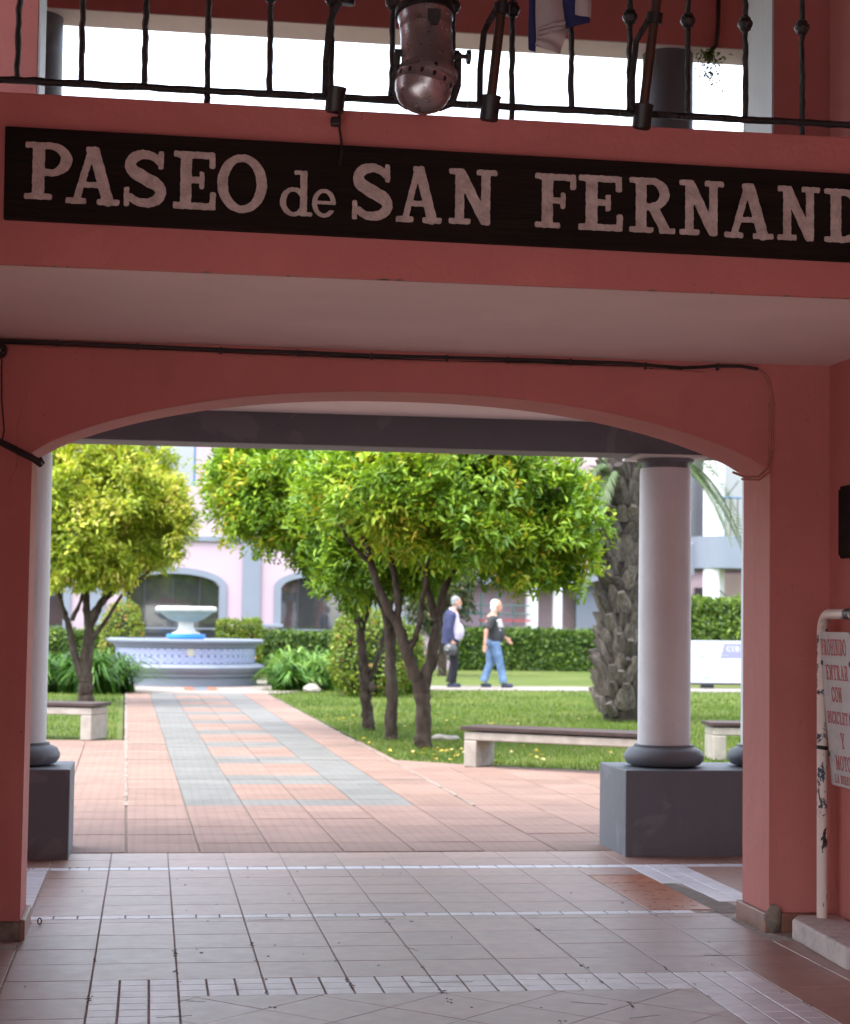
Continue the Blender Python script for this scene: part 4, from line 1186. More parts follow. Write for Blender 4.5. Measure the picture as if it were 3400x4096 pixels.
for x0, y0, x1, y1 in ((1.02, 6.88, 1.22, 6.885), (1.50, 6.49, 1.62, 6.44), (1.06, 7.66, 1.11, 7.53), (2.25, 7.36, 2.37, 7.345), (1.64, 6.21, 1.76, 6.25), (0.15, 6.62, 0.22, 6.60), (0.05, 6.35, 0.17, 6.38), (0.46, 8.36, 0.62, 8.362), (1.0, 8.345, 1.12, 8.35)):
    n = 12
    d = Vector((x1 - x0, y1 - y0)).normalized(); pn_ = Vector((-d.y, d.x))
    mid = [Vector((x0, y0)).lerp(Vector((x1, y1)), q / n) + pn_ * random.gauss(0, 0.0025) for q in range(n + 1)]
    up_, dn_ = [], []
    for q, m_ in enumerate(mid):
        w_ = random.uniform(0.0006, 0.0022) * math.sin(PI * (q + 0.3) / (n + 0.6))
        up_.append((m_.x + pn_.x * w_, m_.y + pn_.y * w_)); dn_.append((m_.x - pn_.x * w_, m_.y - pn_.y * w_))
    for q in range(n):
        fl.prism([(*dn_[q], 0.0074), (*dn_[q + 1], 0.0074), (*up_[q + 1], 0.0074), (*up_[q], 0.0074)], (0, 0, 0.0009))
o = part('floor_grit', fl, 'cementpatch')
tag(o, 'dark grit and crumbled joint chips on the passage floor', 'grit', kind='stuff')
# ---------------------------------------------------------------- benches
def bench(label, cx, cyy, ang, L=1.75, Dp=0.42, H=0.36, group='concrete benches with dark wooden seats'):
    t = thing('garden_bench', label, 'bench', (cx, cyy, 0), group)
    ca, sa = math.cos(ang), math.sin(ang)
    def rb(x0, y0, z0, x1, y1, z1):
        b = MB().box(x0, y0, z0, x1, y1, z1)
        b.v = [(cx + x * ca - y * sa, cyy + x * sa + y * ca, z) for x, y, z in b.v]
        return b
    part('leg', rb(-L / 2, -Dp / 2, 0.001, -L / 2 + 0.13, Dp / 2, H - 0.085), 'concrete', t, bevel=0.012)
    part('leg', rb(L / 2 - 0.13, -Dp / 2, 0.001, L / 2, Dp / 2, H - 0.085), 'concrete', t, bevel=0.012)
    part('slab', rb(-L / 2, -Dp / 2 + 0.002, H - 0.0845, L / 2, Dp / 2 - 0.002, H - 0.005), 'concrete', t, bevel=0.012)
    for k in range(3):
        y0 = -Dp / 2 - 0.02 + k * (Dp + 0.04) / 3
        part('seat_plank', rb(-L / 2 - 0.03, y0 + 0.004, H + 0.008, L / 2 + 0.03, y0 + (Dp + 0.04) / 3 - 0.004, H + 0.045), 'bench_wood', t, bevel=0.005)
    return t
bench('concrete bench with dark wooden seat beside the near grey column', 3.739, 16.747, R_(-36), 1.75, 0.40, 0.335)
bench('concrete bench partly hidden behind the left column', -1.08, 21.1, R_(-22), 1.2, 0.45, 0.36)
bench('concrete bench end showing just left of the right pink pier', 6.45, 18.1, R_(-4), 1.7, 0.40, 0.335)

# ---------------------------------------------------------------- trees
def limb_pts(pts, n=7, wob=0.02):
    pts = [Vector(p) for p in pts]
    out = []
    for a, b in zip(pts[:-1], pts[1:]):
        for k in range(n):
            t = k / n
            out.append(a.lerp(b, t))
    out.append(pts[-1])
    for k in range(2):   # soften corners
        out = [out[0]] + [(out[i - 1] + out[i] * 2 + out[i + 1]) / 4 for i in range(1, len(out) - 1)] + [out[-1]]
    return [p + Vector((random.gauss(0, wob), random.gauss(0, wob), 0)) if 0 < i < len(out) - 1 else p for i, p in enumerate(out)]
def limb(mb, pts, r0, r1, seg=10, wob=0.006):
    q = limb_pts(pts, 6, wob)
    n = len(q)
    mb.tube(q, [(r0 + (r1 - r0) * (k / (n - 1)) ** 0.8) * random.uniform(0.78, 0.98) for k in range(n)], seg)

def crown_leaves(blobs, ncl, per, llen, tintmu, seed, mat, parent, zmin=None):
    """leaf rosettes on twig ends through the outer depth of several overlapping lobes"""
    ws = np.array([b[3] * b[4] + b[4] * b[5] + b[3] * b[5] for b in blobs]); ws = ws / ws.sum()
    P, D = [], []
    for b, w in zip(blobs, ws):
        n = int(ncl * w * 1.5)
        u = unit(n)
        ln = lump(u, 2.4, seed + b[0]) * 0.30 + lump(u, 6.0, seed + b[1]) * 0.20
        r = (1 + ln) * (0.62 + 0.40 * rng.random(n) ** 0.55)
        inn = rng.random(n) < 0.30            # leaves on the inner twigs
        r[inn] = rng.uniform(0.25, 0.68, inn.sum())
        spr = (rng.random(n) < 0.07) & ~inn            # stray shoots past the outline
        r[spr] *= rng.uniform(1.04, 1.22, spr.sum())
        p = np.array(b[:3]) + u * r[:, None] * np.array(b[3:6])
        P.append(p); D.append(u * np.array([1, 1, 0.8]))
    P = np.concatenate(P); D = np.concatenate(D)
    gaps = lump(P, 1.9, seed + 5)          # open pockets between the twigs
    keep = gaps > -0.20
    if zmin is not None: keep &= P[:, 2] > zmin + 0.12 * lump(P, 3.0, seed + 9)
    P, D = P[keep], D[keep]
    n = len(P)
    ct = np.clip(tintmu + 0.35 * lump(P, 2.6, seed + 3) + rng.normal(0, 0.15, n), 0, 0.97)
    pos = np.repeat(P, per, 0) + rng.normal(size=(n * per, 3)) * 0.040
    base = np.repeat(D, per, 0)
    az = unit(n * per)
    d = base * 0.7 + az * 0.8 + np.array([0, 0, 0.30])
    nrm = base * 0.5 + np.array([0, 0, 0.9]) + unit(n * per) * 0.35
    L = llen * rng.uniform(0.6, 1.25, n * per)
    t = np.clip(np.repeat(ct, per) + rng.normal(0, 0.10, n * per), 0, 1)
    odd = rng.random(n * per) < 0.006
    t[odd] = 1.0
    V, F, tt = leaves(pos, nrm, d, L, L * rng.uniform(0.30, 0.40, n * per), t, 0.22, 0.18)
    return np_mesh('crown', V, F, 4, mat, parent, tt, kind='stuff')

# nearest citrus tree: forked trunk
t1 = thing('citrus_tree', 'forked citrus tree nearest the bench, broad leafy green crown', 'tree', (2.916, 19.6, 0), 'citrus trees on the lawn')
tb = MB()
limb(tb, [(2.916, 19.6, -0.02), (2.90, 19.6, 0.12), (2.90, 19.6, 0.5), (2.86, 19.6, 0.72)], 0.105, 0.095, 12)
limb(tb, [(2.89, 19.6, 0.55), (2.72, 19.58, 1.0), (2.62, 19.57, 1.28), (2.44, 19.6, 1.6), (2.34, 19.65, 1.9), (2.25, 19.75, 2.25)], 0.085, 0.035)
limb(tb, [(2.62, 19.57, 1.26), (2.60, 19.6, 1.7), (2.5, 19.7, 2.2), (2.6, 19.8, 2.9)], 0.055, 0.02)
limb(tb, [(2.88, 19.6, 0.55), (2.98, 19.62, 0.95), (3.06, 19.63, 1.4), (3.12, 19.6, 1.75), (3.35, 19.5, 2.2), (3.6, 19.5, 2.8)], 0.085, 0.03)
limb(tb, [(3.04, 19.62, 1.35), (2.92, 19.7, 1.75), (2.85, 19.8, 2.2), (2.9, 19.9, 3.0)], 0.06, 0.02)
limb(tb, [(3.3, 19.5, 2.1), (3.9, 19.3, 2.4), (4.3, 19.2, 2.5)], 0.035, 0.012)
limb(tb, [(2.32, 19.65, 1.95), (2.05, 19.5, 2.2), (1.9, 19.5, 2.5)], 0.03, 0.012)
limb(tb, [(2.72, 19.58, 1.0), (2.82, 19.5, 1.25), (2.86, 19.45, 1.6), (2.9, 19.3, 2.1)], 0.05, 0.02)
part('trunk', tb, 'bark', t1, smooth=True, angle=70)
crown_leaves([(3.25, 19.55, 2.85, 1.25, 1.25, 0.85), (3.98, 19.45, 2.45, 0.72, 0.9, 0.72), (4.22, 19.4, 2.12, 0.46, 0.6, 0.48), (2.5, 19.4, 2.75, 0.85, 0.9, 0.60), (3.3, 19.0, 2.35, 0.8, 0.6, 0.42), (3.5, 19.7, 3.5, 0.9, 0.9, 0.5)], 6800, 9, 0.092, 0.64, 1.3, 'citrus', t1)

t2 = thing('citrus_tree', 'slim citrus trunk standing between the forked tree and the farthest one', 'tree', (2.741, 20.95, 0), 'citrus trees on the lawn')
tb = MB()
limb(tb, [(2.745, 20.95, -0.02), (2.735, 20.95, 0.10), (2.73, 20.95, 0.6), (2.71, 20.95, 1.15)], 0.085, 0.075, 12)
limb(tb, [(2.71, 20.95, 1.1), (2.66, 20.95, 1.4), (2.5, 21.0, 1.8), (2.1, 21.1, 2.3), (1.7, 21.2, 2.8)], 0.06, 0.02)
limb(tb, [(2.71, 20.95, 1.1), (2.8, 20.98, 1.5), (2.9, 21.0, 1.9), (3.0, 21.1, 2.8)], 0.055, 0.02)
part('trunk', tb, 'bark', t2, smooth=True, angle=70)
crown_leaves([(2.5, 21.3, 2.75, 1.0, 0.9, 0.75), (3.3, 21.2, 2.7, 0.8, 0.7, 0.7), (2.55, 21.0, 2.15, 0.6, 0.5, 0.35), (2.35, 21.1, 1.98, 0.62, 0.5, 0.36), (3.0, 21.2, 1.95, 0.5, 0.5, 0.30)], 3300, 9, 0.092, 0.50, 4.1, 'citrus', t2)

t3 = thing('citrus_tree', 'citrus tree nearest the fountain, low fork and crown reaching left', 'tree', (2.714, 22.9, 0), 'citrus trees on the lawn')
tb = MB()
limb(tb, [(2.714, 22.9, -0.02), (2.70, 22.9, 0.10), (2.67, 22.9, 0.35), (2.66, 22.9, 0.58)], 0.095, 0.075, 12)
limb(tb, [(2.66, 22.9, 0.5), (2.62, 22.9, 0.9), (2.58, 22.9, 1.3), (2.42, 22.9, 1.6), (2.2, 22.8, 1.95), (1.6, 22.7, 2.5)], 0.078, 0.03)
limb(tb, [(2.6, 22.9, 1.25), (2.68, 22.9, 1.5), (2.72, 22.9, 1.9), (2.7, 23.0, 2.6)], 0.055, 0.02)
limb(tb, [(2.67, 22.9, 0.55), (2.80, 22.9, 0.85), (2.90, 22.9, 1.2), (3.0, 22.9, 1.7), (3.2, 22.9, 2.4)], 0.045, 0.02)
limb(tb, [(1.9, 22.75, 2.2), (1.4, 22.4, 2.45), (1.1, 22.2, 2.8)], 0.025, 0.01)
tb.ell((2.735, 22.83, 0.53), (0.05, 0.03, 0.07), 10, 6)
part('trunk', tb, 'bark', t3, smooth=True, angle=70)
crown_leaves([(1.75, 22.6, 3.0, 1.0, 1.0, 0.78), (1.25, 22.5, 2.95, 0.62, 0.7, 0.66), (2.2, 22.7, 2.45, 0.75, 0.6, 0.55), (2.55, 22.8, 1.98, 0.52, 0.5, 0.46), (1.6, 22.5, 2.42, 0.55, 0.5, 0.34), (1.9, 22.8, 3.7, 0.8, 0.8, 0.45)], 5200, 9, 0.092, 0.64, 8.2, 'citrus', t3)

t4 = thing('citrus_tree', 'yellowing citrus tree with low forked trunk behind the left column', 'tree', (-0.96, 29.6, 0), 'citrus trees on the lawn')
tb = MB()
limb(tb, [(-0.96, 29.6, -0.02), (-0.97, 29.6, 0.15), (-0.98, 29.6, 0.45)], 0.15, 0.13, 12)
limb(tb, [(-0.98, 29.6, 0.35), (-0.95, 29.6, 0.9), (-0.93, 29.6, 1.3), (-0.75, 29.6, 1.6), (-0.5, 29.6, 1.85), (-0.1, 29.5, 2.3)], 0.125, 0.04)
limb(tb, [(-1.0, 29.6, 0.35), (-1.16, 29.58, 0.75), (-1.24, 29.55, 1.2), (-1.36, 29.55, 1.5), (-1.5, 29.5, 2.0), (-1.6, 29.5, 2.8)], 0.085, 0.03)
limb(tb, [(-0.94, 29.6, 1.2), (-1.0, 29.6, 1.6), (-1.05, 29.7, 2.2), (-0.9, 29.8, 3.2)], 0.08, 0.03)
limb(tb, [(-0.9, 29.6, 1.0), (-0.68, 29.5, 1.3), (-0.42, 29.4, 1.75), (0.0, 29.3, 2.1)], 0.05, 0.02)
limb(tb, [(-0.95, 29.6, 1.1), (-0.78, 29.6, 1.45), (-0.7, 29.6, 1.9)], 0.05, 0.02)
limb(tb, [(-1.2, 29.55, 1.3), (-1.05, 29.5, 1.65), (-1.0, 29.4, 2.1)], 0.045, 0.02)
part('trunk', tb, 'bark', t4, smooth=True, angle=70)
crown_leaves([(-1.05, 29.5, 3.1, 1.35, 1.3, 1.0), (-0.15, 29.4, 2.95, 0.75, 0.8, 0.8), (0.1, 29.4, 2.6, 0.5, 0.5, 0.45), (-1.2, 29.2, 2.4, 1.0, 0.8, 0.62), (-0.7, 29.6, 3.7, 1.0, 1.0, 0.55), (-0.5, 29.3, 2.15, 0.5, 0.4, 0.32)], 8000, 8, 0.096, 0.62, 12.7, 'yellowcitrus', t4)

# ---------------------------------------------------------------- palm
pm = thing('palm_tree', 'stout palm with rough grey leaf stubs behind the near column', 'tree', (6.56, 25.3, 0))
PX, PY = 6.60, 25.35
def palm_r(z):
    return float(np.interp(z, [0, 0.1, 0.25, 0.5, 1.0, 1.6, 2.4, 3.3, 3.8], [0.31, 0.36, 0.385, 0.37, 0.335, 0.33, 0.345, 0.34, 0.25]))
tb = MB()
zz = np.linspace(-0.05, 3.8, 60)
tb.lathe([(palm_r(z) * (0.96 if z > 0.2 else 0.92 + 0.05 * math.sin(z * 60)), z) for z in zz], (PX, PY, 0), 30)
tb.v = [(x + 0.02 * mnoise.noise(Vector((x * 9, y * 9, z * 14))), y + 0.02 * mnoise.noise(Vector((x * 9 + 7, y * 9, z * 14))), z) for x, y, z in tb.v]
part('trunk', tb, 'palmbark', pm, smooth=True, angle=70)
stub = MB()
prof = [(-0.085, 0.0, 0.010), (-0.10, 0.10, 0.055), (-0.075, 0.20, 0.085), (-0.045, 0.27, 0.12)]
for k, (hw, z, out) in enumerate(prof):
    for s in (-1, -0.5, 0, 0.5, 1):
        stub.v.append((s * abs(hw), -(out + 0.035 * (1 - s * s)), z))
    for s in (1, 0, -1):
        stub.v.append((s * abs(hw) * 0.8, 0.06 - out * 0.4, z))
for k in range(3):
    for j in range(8):
        a = k * 8 + j; b = k * 8 + (j + 1) % 8
        stub.f.append((a, b, b + 8, a + 8))
stub.f.append(tuple(range(24, 32))); stub.f.append(tuple(range(7, -1, -1)))
sm = [stub.mesh('leaf_base')]
sm[0].materials.append(M['leafbase']); sm[0].shade_smooth(); sm[0].set_sharp_from_angle(angle=R_(50))
rows = 18
cnt = 0
for r in range(rows):
    z = 0.14 + r * 0.188
    n = 16
    for j in range(n):
        a = 2 * PI * (j + 0.5 * (r % 2)) / n + random.gauss(0, 0.05)
        rr = palm_r(z) * 0.90
        if math.sin(a) > 0.55: continue       # far side, never seen from the arcade
        o = link('leaf_base', sm[0], pm, (PX + rr * math.cos(a), PY + rr * math.sin(a), z + random.gauss(0, 0.03)))
        s = random.uniform(0.8, 1.1)
        o.scale = (s * random.uniform(0.8, 1.1), s, s * random.uniform(0.8, 1.3))
        o.rotation_euler = (random.gauss(0.10, 0.12), random.gauss(0, 0.12), a + PI / 2)
        cnt += 1
def frond(root, az, rise, length, droop, seed, leaf=0.55):
    b = MB(); tint = []
    n = 26
    axis = []
    for k in range(n + 1):
        t = k / n
        h = length * (t - 0.18 * t * t)
        z = rise * t * length - droop * length * t * t
        axis.append(Vector((root[0] + math.cos(az) * h, root[1] + math.sin(az) * h, root[2] + z)))
    b.tube(axis, [0.035 * (1 - 0.85 * k / n) + 0.003 for k in range(n + 1)], 6, 0.6)
    side = Vector((-math.sin(az), math.cos(az), 0))
    for k in range(3, n + 1):
        for s in (-1, 1):
            for q in range(2):
                t = (k + q * 0.5) / n
                if t > 1: continue
                p = axis[k].lerp(axis[min(n, k + 1)], q * 0.5)
                L = leaf * math.sin(PI * min(0.96, 0.15 + 0.8 * t)) * random.uniform(0.85, 1.1)
                fw = (axis[k] - axis[k - 1]).normalized()
                d = (side * s * 0.75 + fw * 0.7 + Vector((0, 0, 0.15))).normalized()
                e = p + d * L + Vector((0, 0, -0.22 * L - 0.15 * L * random.random()))
                m = p + d * L * 0.5 + Vector((0, 0, 0.02))
                w = fw.cross(d).cross(d).normalized() * 0.011
                i = len(b.v)
                b.v += [tuple(p - w * .6), tuple(p + w * .6), tuple(m + w), tuple(m - w), tuple(e)]
                b.f += [(i, i + 1, i + 2, i + 3), (i + 3, i + 2, i + 4)]
    o = part('frond', b, 'palmleaf', pm)
    a = o.data.attributes.new('tint', 'FLOAT', 'POINT')
    a.data.foreach_set('value', np.clip(rng.normal(0.5, 0.2, len(b.v)), 0, 1).astype(np.float32))
random.seed(21)
for k in range(14):
    az = 2 * PI * k / 14 + random.gauss(0, 0.1)
    frond((PX + 0.2 * math.cos(az), PY + 0.2 * math.sin(az), 3.55 + random.uniform(-0.15, 0.2)), az, random.uniform(0.8, 1.3), random.uniform(1.9, 2.5), random.uniform(0.7, 1.05), k)
for az, rise, ln, dr, z, lf in ((3.75, 0.8, 1.1, 1.3, 3.35, 0.45), (4.0, 0.7, 1.0, 1.3, 3.3, 0.4), (3.6, 0.3, 0.9, 1.5, 3.1, 0.4), (3.3, 0.9, 0.8, 1.0, 2.9, 0.35), (-0.25, 0.25, 1.75, 1.1, 3.6, 0.5), (-0.55, 0.5, 1.5, 1.2, 3.5, 0.5), (0.1, 0.6, 1.9, 1.25, 3.55, 0.5), (-0.1, 0.45, 1.4, 1.15, 3.6, 0.45), (3.5, -0.9, 0.55, 0.9, 2.65, 0.18)):
    frond((PX + 0.28 * math.cos(az), PY + 0.28 * math.sin(az), z), az, rise, ln, dr, 5, lf)

# ---------------------------------------------------------------- hedges and clipped shrubs
def leafy_shell(name, parent, P, Nn, n_per, L, mat, tmu, ts=0.22, topbright=None):
    n = len(P)
    pos = P + rng.normal(size=P.shape) * 0.03
    d = Nn * 0.7 + unit(n) * 0.9
    t = np.clip(rng.normal(tmu, ts, n), 0, 1)
    ll = L * rng.uniform(0.6, 1.3, n)
    V, F, tt = leaves(pos, Nn + unit(n) * 0.6, d, ll, ll * 0.55, t, 0.15, 0.1)
    return np_mesh(name, V, F, 4, mat, parent, tt, kind='stuff')
def hedge(label, x0, y0, x1, y1, h, n, L=0.075, mat='boxleaf', tmu=0.45, name='clipped_hedge', group=None, cat='hedge', ang=0):
    cx, cyy = (x0 + x1) / 2, (y0 + y1) / 2
    t = thing(name, label, cat, (cx, cyy, 0), group)
    part('core', MB().box(x0 + 0.1, y0 + 0.1, 0.0, x1 - 0.1, y1 - 0.1, h - 0.1), 'core', t)
    fx, fy = x1 - x0, y1 - y0
    areas = np.array([fx * h, fy * h, fy * h, fx * fy * 0.7])
    pick = rng.choice(4, n, p=areas / areas.sum())
    u, v = rng.random(n), rng.random(n)
    P = np.empty((n, 3)); Nn = np.zeros((n, 3))
    for k in range(4):
        m = pick == k
        if k == 0: P[m] = np.c_[x0 + u[m] * fx, np.full(m.sum(), y0), v[m] * h]; Nn[m] = (0, -1, 0.15)
        elif k == 1: P[m] = np.c_[np.full(m.sum(), x0), y0 + u[m] * fy, v[m] * h]; Nn[m] = (-1, 0, 0.15)
        elif k == 2: P[m] = np.c_[np.full(m.sum(), x1), y0 + u[m] * fy, v[m] * h]; Nn[m] = (1, 0, 0.15)
        else: P[m] = np.c_[x0 + u[m] * fx, y0 + v[m] * fy, np.full(m.sum(), h)]; Nn[m] = (0, 0, 1)
    Nn = Nn / np.linalg.norm(Nn, axis=1, keepdims=True)
    ln = lump(P, 1.3, x0) * 0.10 + lump(P, 4.0, y0) * 0.06
    P += Nn * (ln - 0.07 * rng.random(n))[:, None]
    top = P[:, 2] > h - 0.15
    leafy_shell('foliage', t, P, Nn, 1, L, mat, tmu)
    return t
def globe(label, c, r, n, L=0.07, mat='goldleaf', tmu=0.55, name='clipped_shrub', cat='shrub', power=2.0, group=None):
    t = thing(name, label, cat, (c[0], c[1], 0), group)
    u = unit(n)
    p = 2.0 / power
    u2 = np.sign(u) * np.abs(u) ** p
    u2 /= (np.abs(u2) ** power).sum(1, keepdims=True) ** (1 / power)
    ln = lump(u, 2.2, c[0]) * 0.13 + lump(u, 6, c[1]) * 0.06
    P = np.array(c) + u2 * np.array(r) * (1 + ln - 0.10 * rng.random(n))[:, None]
    keep = P[:, 2] > 0.02
    P, u = P[keep], u[keep]
    core = MB().ell(c, (r[0] * 0.86, r[1] * 0.86, r[2] * 0.86), 20, 14)
    core.v = [(x, y, max(0.0, z)) for x, y, z in core.v]
    part('core', core, 'core', t, smooth=True)
    part('stem', MB().tube([(c[0], c[1], -0.02), (c[0], c[1], c[2])], 0.05, 8), 'bark', t)
    leafy_shell('foliage', t, P, u, 1, L, mat, tmu)
    return t
hedge('long clipped green hedge behind the two walking men', 6.9, 52.0, 16.5, 53.4, 1.10, 17000, 0.11)
hedge('low clipped hedge beyond the fountain, right of it', 2.2, 46.0, 6.6, 47.0, 1.03, 9000, 0.09)
hedge('low clipped hedge beyond the left citrus tree', -6.5, 46.0, -0.55, 47.0, 1.03, 9000, 0.09)
hedge('square clipped shrub just right of the fountain bowl', 1.64, 43.6, 2.56, 44.5, 1.30, 4200, 0.075, 'goldleaf', 0.45, 'clipped_shrub', None, 'shrub')
hedge('tall clipped hedge behind the white information panel', 11.7, 42.0, 15.0, 43.4, 1.95, 12000, 0.10, 'boxleaf', 0.62)
globe('tall rounded golden shrub left of the fountain bowl', (-0.62, 43.6, 0.75), (0.48, 0.48, 0.93), 4200, 0.075, 'goldleaf', 0.62, power=2.6)
globe('bushy golden green shrub behind the citrus trunks', (3.95, 33.4, 0.72), (0.68, 0.62, 0.82), 7000, 0.07, 'goldleaf', 0.50, power=2.6)
globe('leafy shrub between the fork of the nearest citrus and the man in navy', (4.72, 34.6, 0.60), (0.36, 0.40, 0.66), 4200, 0.07, 'goldleaf', 0.42, power=2.6)
# reddish new shoots on the golden shrub's left side, part of that shrub would be lost at this size
# dark cypress-like conifer behind the men
cyp = thing('dark_conifer', 'dark drooping conifer behind the man in navy', 'tree', (7.3, 46.2, 0))
part('trunk', MB().tube([(7.3, 46.2, -0.02), (7.32, 46.2, 1.5), (7.3, 46.2, 3.4)], [0.12, 0.09, 0.03], 8), 'bark', cyp)
n = 9000
u = unit(n)
P = np.array([7.15, 46.2, 2.35]) + u * np.array([0.95, 0.8, 1.25]) * (0.55 + 0.5 * rng.random(n))[:, None]
P[:, 0] += lump(P, 1.6, 3.0) * 0.35
keep = (P[:, 2] > 1.12 + 0.35 * lump(P, 2.0, 1.0)) & (lump(P, 1.7, 8.0) > -0.22)
P, u = P[keep], u[keep]
n = len(P)
V, F, t = leaves(P, unit(n), u * 0.5 + unit(n) * 0.5 + np.array([0, 0, -0.5]), rng.uniform(0.08, 0.17, n), rng.uniform(0.04, 0.07, n), np.clip(rng.normal(0.5, 0.3, n), 0, 1))
np_mesh('crown', V, F, 4, 'cypress', cyp, t, kind='stuff')

# ---------------------------------------------------------------- agapanthus clumps
def clump(label, cx, cyy, R, H, nl, tmu=0.45, group='strappy plants round the fountain'):
    t = thing('agapanthus_clump', label, 'plant', (cx, cyy, 0), group)
    b = MB(); tint = []
    for k in range(nl):
        a = random.uniform(0, 2 * PI)
        r0 = R * 0.5 * math.sqrt(random.random())
        base = Vector((cx + r0 * math.cos(a * 1.7), cyy + r0 * math.sin(a * 1.7), 0))
        out = random.uniform(0.35, 1.35) * R
        hh = H * random.uniform(0.55, 1.1) * (1.1 - 0.35 * out / R)
        d = Vector((math.cos(a), math.sin(a), 0)); s = Vector((-math.sin(a), math.cos(a), 0))
        w = random.uniform(0.018, 0.034)
        tt = min(1, max(0, random.gauss(tmu, 0.22)))
        i0 = len(b.v)
        n = 5
        for q in range(n + 1):
            f = q / n
            p = base + d * out * (f ** 1.25) + Vector((0, 0, hh * math.sin(f * PI * (0.60 + 0.22 * out / R)) * (1 - 0.15 * f * f)))
            ww = w * (1 - f ** 3) + 0.001
            b.v += [tuple(p - s * ww), tuple(p + Vector((0, 0, -0.3 * ww))), tuple(p + s * ww)]
            tint += [tt] * 3
        for q in range(n):
            for c in range(2):
                a0 = i0 + q * 3 + c
                b.f.append((a0, a0 + 1, a0 + 4, a0 + 3))
    o = part('foliage', b, 'strap', t, smooth=True, kind='stuff')
    at = o.data.attributes.new('tint', 'FLOAT', 'POINT')
    at.data.foreach_set('value', np.array(tint, np.float32))
random.seed(5)
clump('strappy plant nearest the path on the fountain\'s right side', 2.72, 35.6, 0.75, 0.62, 190, 0.35)
RM = 'one of the bright strappy plants massed between fountain and citrus trunks'
LM = 'one of the dark strappy plants massed under the yellowing citrus tree'
for x, y in ((3.25, 36.1), (3.75, 35.9), (4.3, 35.7), (3.0, 37.2), (3.7, 37.6), (4.4, 37.0), (3.3, 38.6), (4.1, 38.9), (2.8, 38.4), (4.9, 36.0)):
    clump(RM, x, y, 0.72, random.uniform(0.72, 0.92), 150, 0.62, 'strappy plants right of the fountain')
clump('strappy dark plant spilling over the path\'s left edge', -0.62, 34.1, 0.80, 0.78, 210, 0.25)
for x, y in ((-1.25, 33.9), (-1.9, 34.0), (-1.0, 34.9), (-1.6, 35.0), (-2.6, 34.2), (-0.9, 33.4)):
    clump(LM, x, y, 0.72, random.uniform(0.72, 0.88), 150, 0.28, 'strappy plants under the left tree')

# ---------------------------------------------------------------- fountain
fo = thing('fountain', 'round blue grey fountain with patterned tile band and white bowl', 'fountain', (0.74, 38.5, 0))
FC = (0.74, 38.5, 0)
part('plinth', MB().lathe([(1.47, 0.0), (1.47, 0.19), (1.52, 0.20), (1.53, 0.25), (1.555, 0.268), (1.3, 0.269)], FC, 72), 'bgrey', fo, smooth=True, angle=30)
part('basin', MB().lathe([(1.3, 0.2695), (1.56, 0.27), (1.62, 0.33), (1.64, 0.38), (1.61, 0.42), (1.50, 0.445), (1.42, 0.46), (1.415, 0.76), (1.45, 0.78), (1.47, 0.82), (1.57, 0.86), (1.60, 0.89), (1.60, 0.925), (1.57, 0.94), (1.36, 0.94), (1.34, 0.90), (1.34, 0.5)], FC, 72), 'basin', fo, smooth=True, angle=30)
part('water', MB().lathe([(1.335, 0.76), (1.335, 0.79)], FC, 48), 'water', fo)
at = MB().box(-0.069, -0.006, -0.068, 0.069, 0.004, 0.068).mesh('glazed_tile'); at.materials.append(M['azulejo'])
nt_ = 62
for r in range(2):
    for k in range(nt_):
        a = 2 * PI * k / nt_
        o = link('glazed_tile', at, fo, (FC[0] + 1.421 * math.cos(a), FC[1] + 1.421 * math.sin(a), 0.535 + 0.145 * r))
        o.rotation_euler = (0, 0, a + PI / 2)
part('blue_plinth', MB().lathe([(0.36, 0.79), (0.36, 0.945), (0.40, 0.96), (0.40, 1.02), (0.37, 1.035), (0.30, 1.04)], FC, 40), 'bluepaint', fo, smooth=True, angle=30)
part('bowl_stem', MB().lathe([(0.30, 1.035), (0.29, 1.055), (0.22, 1.085), (0.165, 1.14), (0.15, 1.22), (0.155, 1.28), (0.16, 1.29)], FC, 36), 'bowl', fo, smooth=True, angle=50)
part('bowl', MB().lathe([(0.15, 1.285), (0.24, 1.295), (0.36, 1.34), (0.48, 1.43), (0.54, 1.475), (0.61, 1.495), (0.635, 1.54), (0.62, 1.585), (0.57, 1.60), (0.53, 1.57), (0.3, 1.48), (0.05, 1.45)], FC, 48), 'bowl', fo, smooth=True, angle=50)

# small boulder in the bed and fallen bark piece on the lawn
for nm, lb, c, r, mt in (('edge_stone', 'brownish rounded stone at the edge of the right planting', (3.04, 34.9, 0.05), (0.17, 0.14, 0.10), 'stone'),
                         ('fallen_slab', 'flat grey broken slab lying on the lawn beside the forked citrus', (3.36, 20.9, 0.03), (0.16, 0.08, 0.045), 'stone')):
    b = MB().ell(c, r, 14, 9)
    b.v = [(x + 0.03 * mnoise.noise(Vector((x * 9, y * 9, z * 9))), y, max(-0.01, z + 0.03 * mnoise.noise(Vector((x * 7, y * 7 + 3, z * 9))))) for x, y, z in b.v]
    o = part(nm, b, mt, None, smooth=True, origin=(c[0], c[1], 0)); tag(o, lb, 'stone')

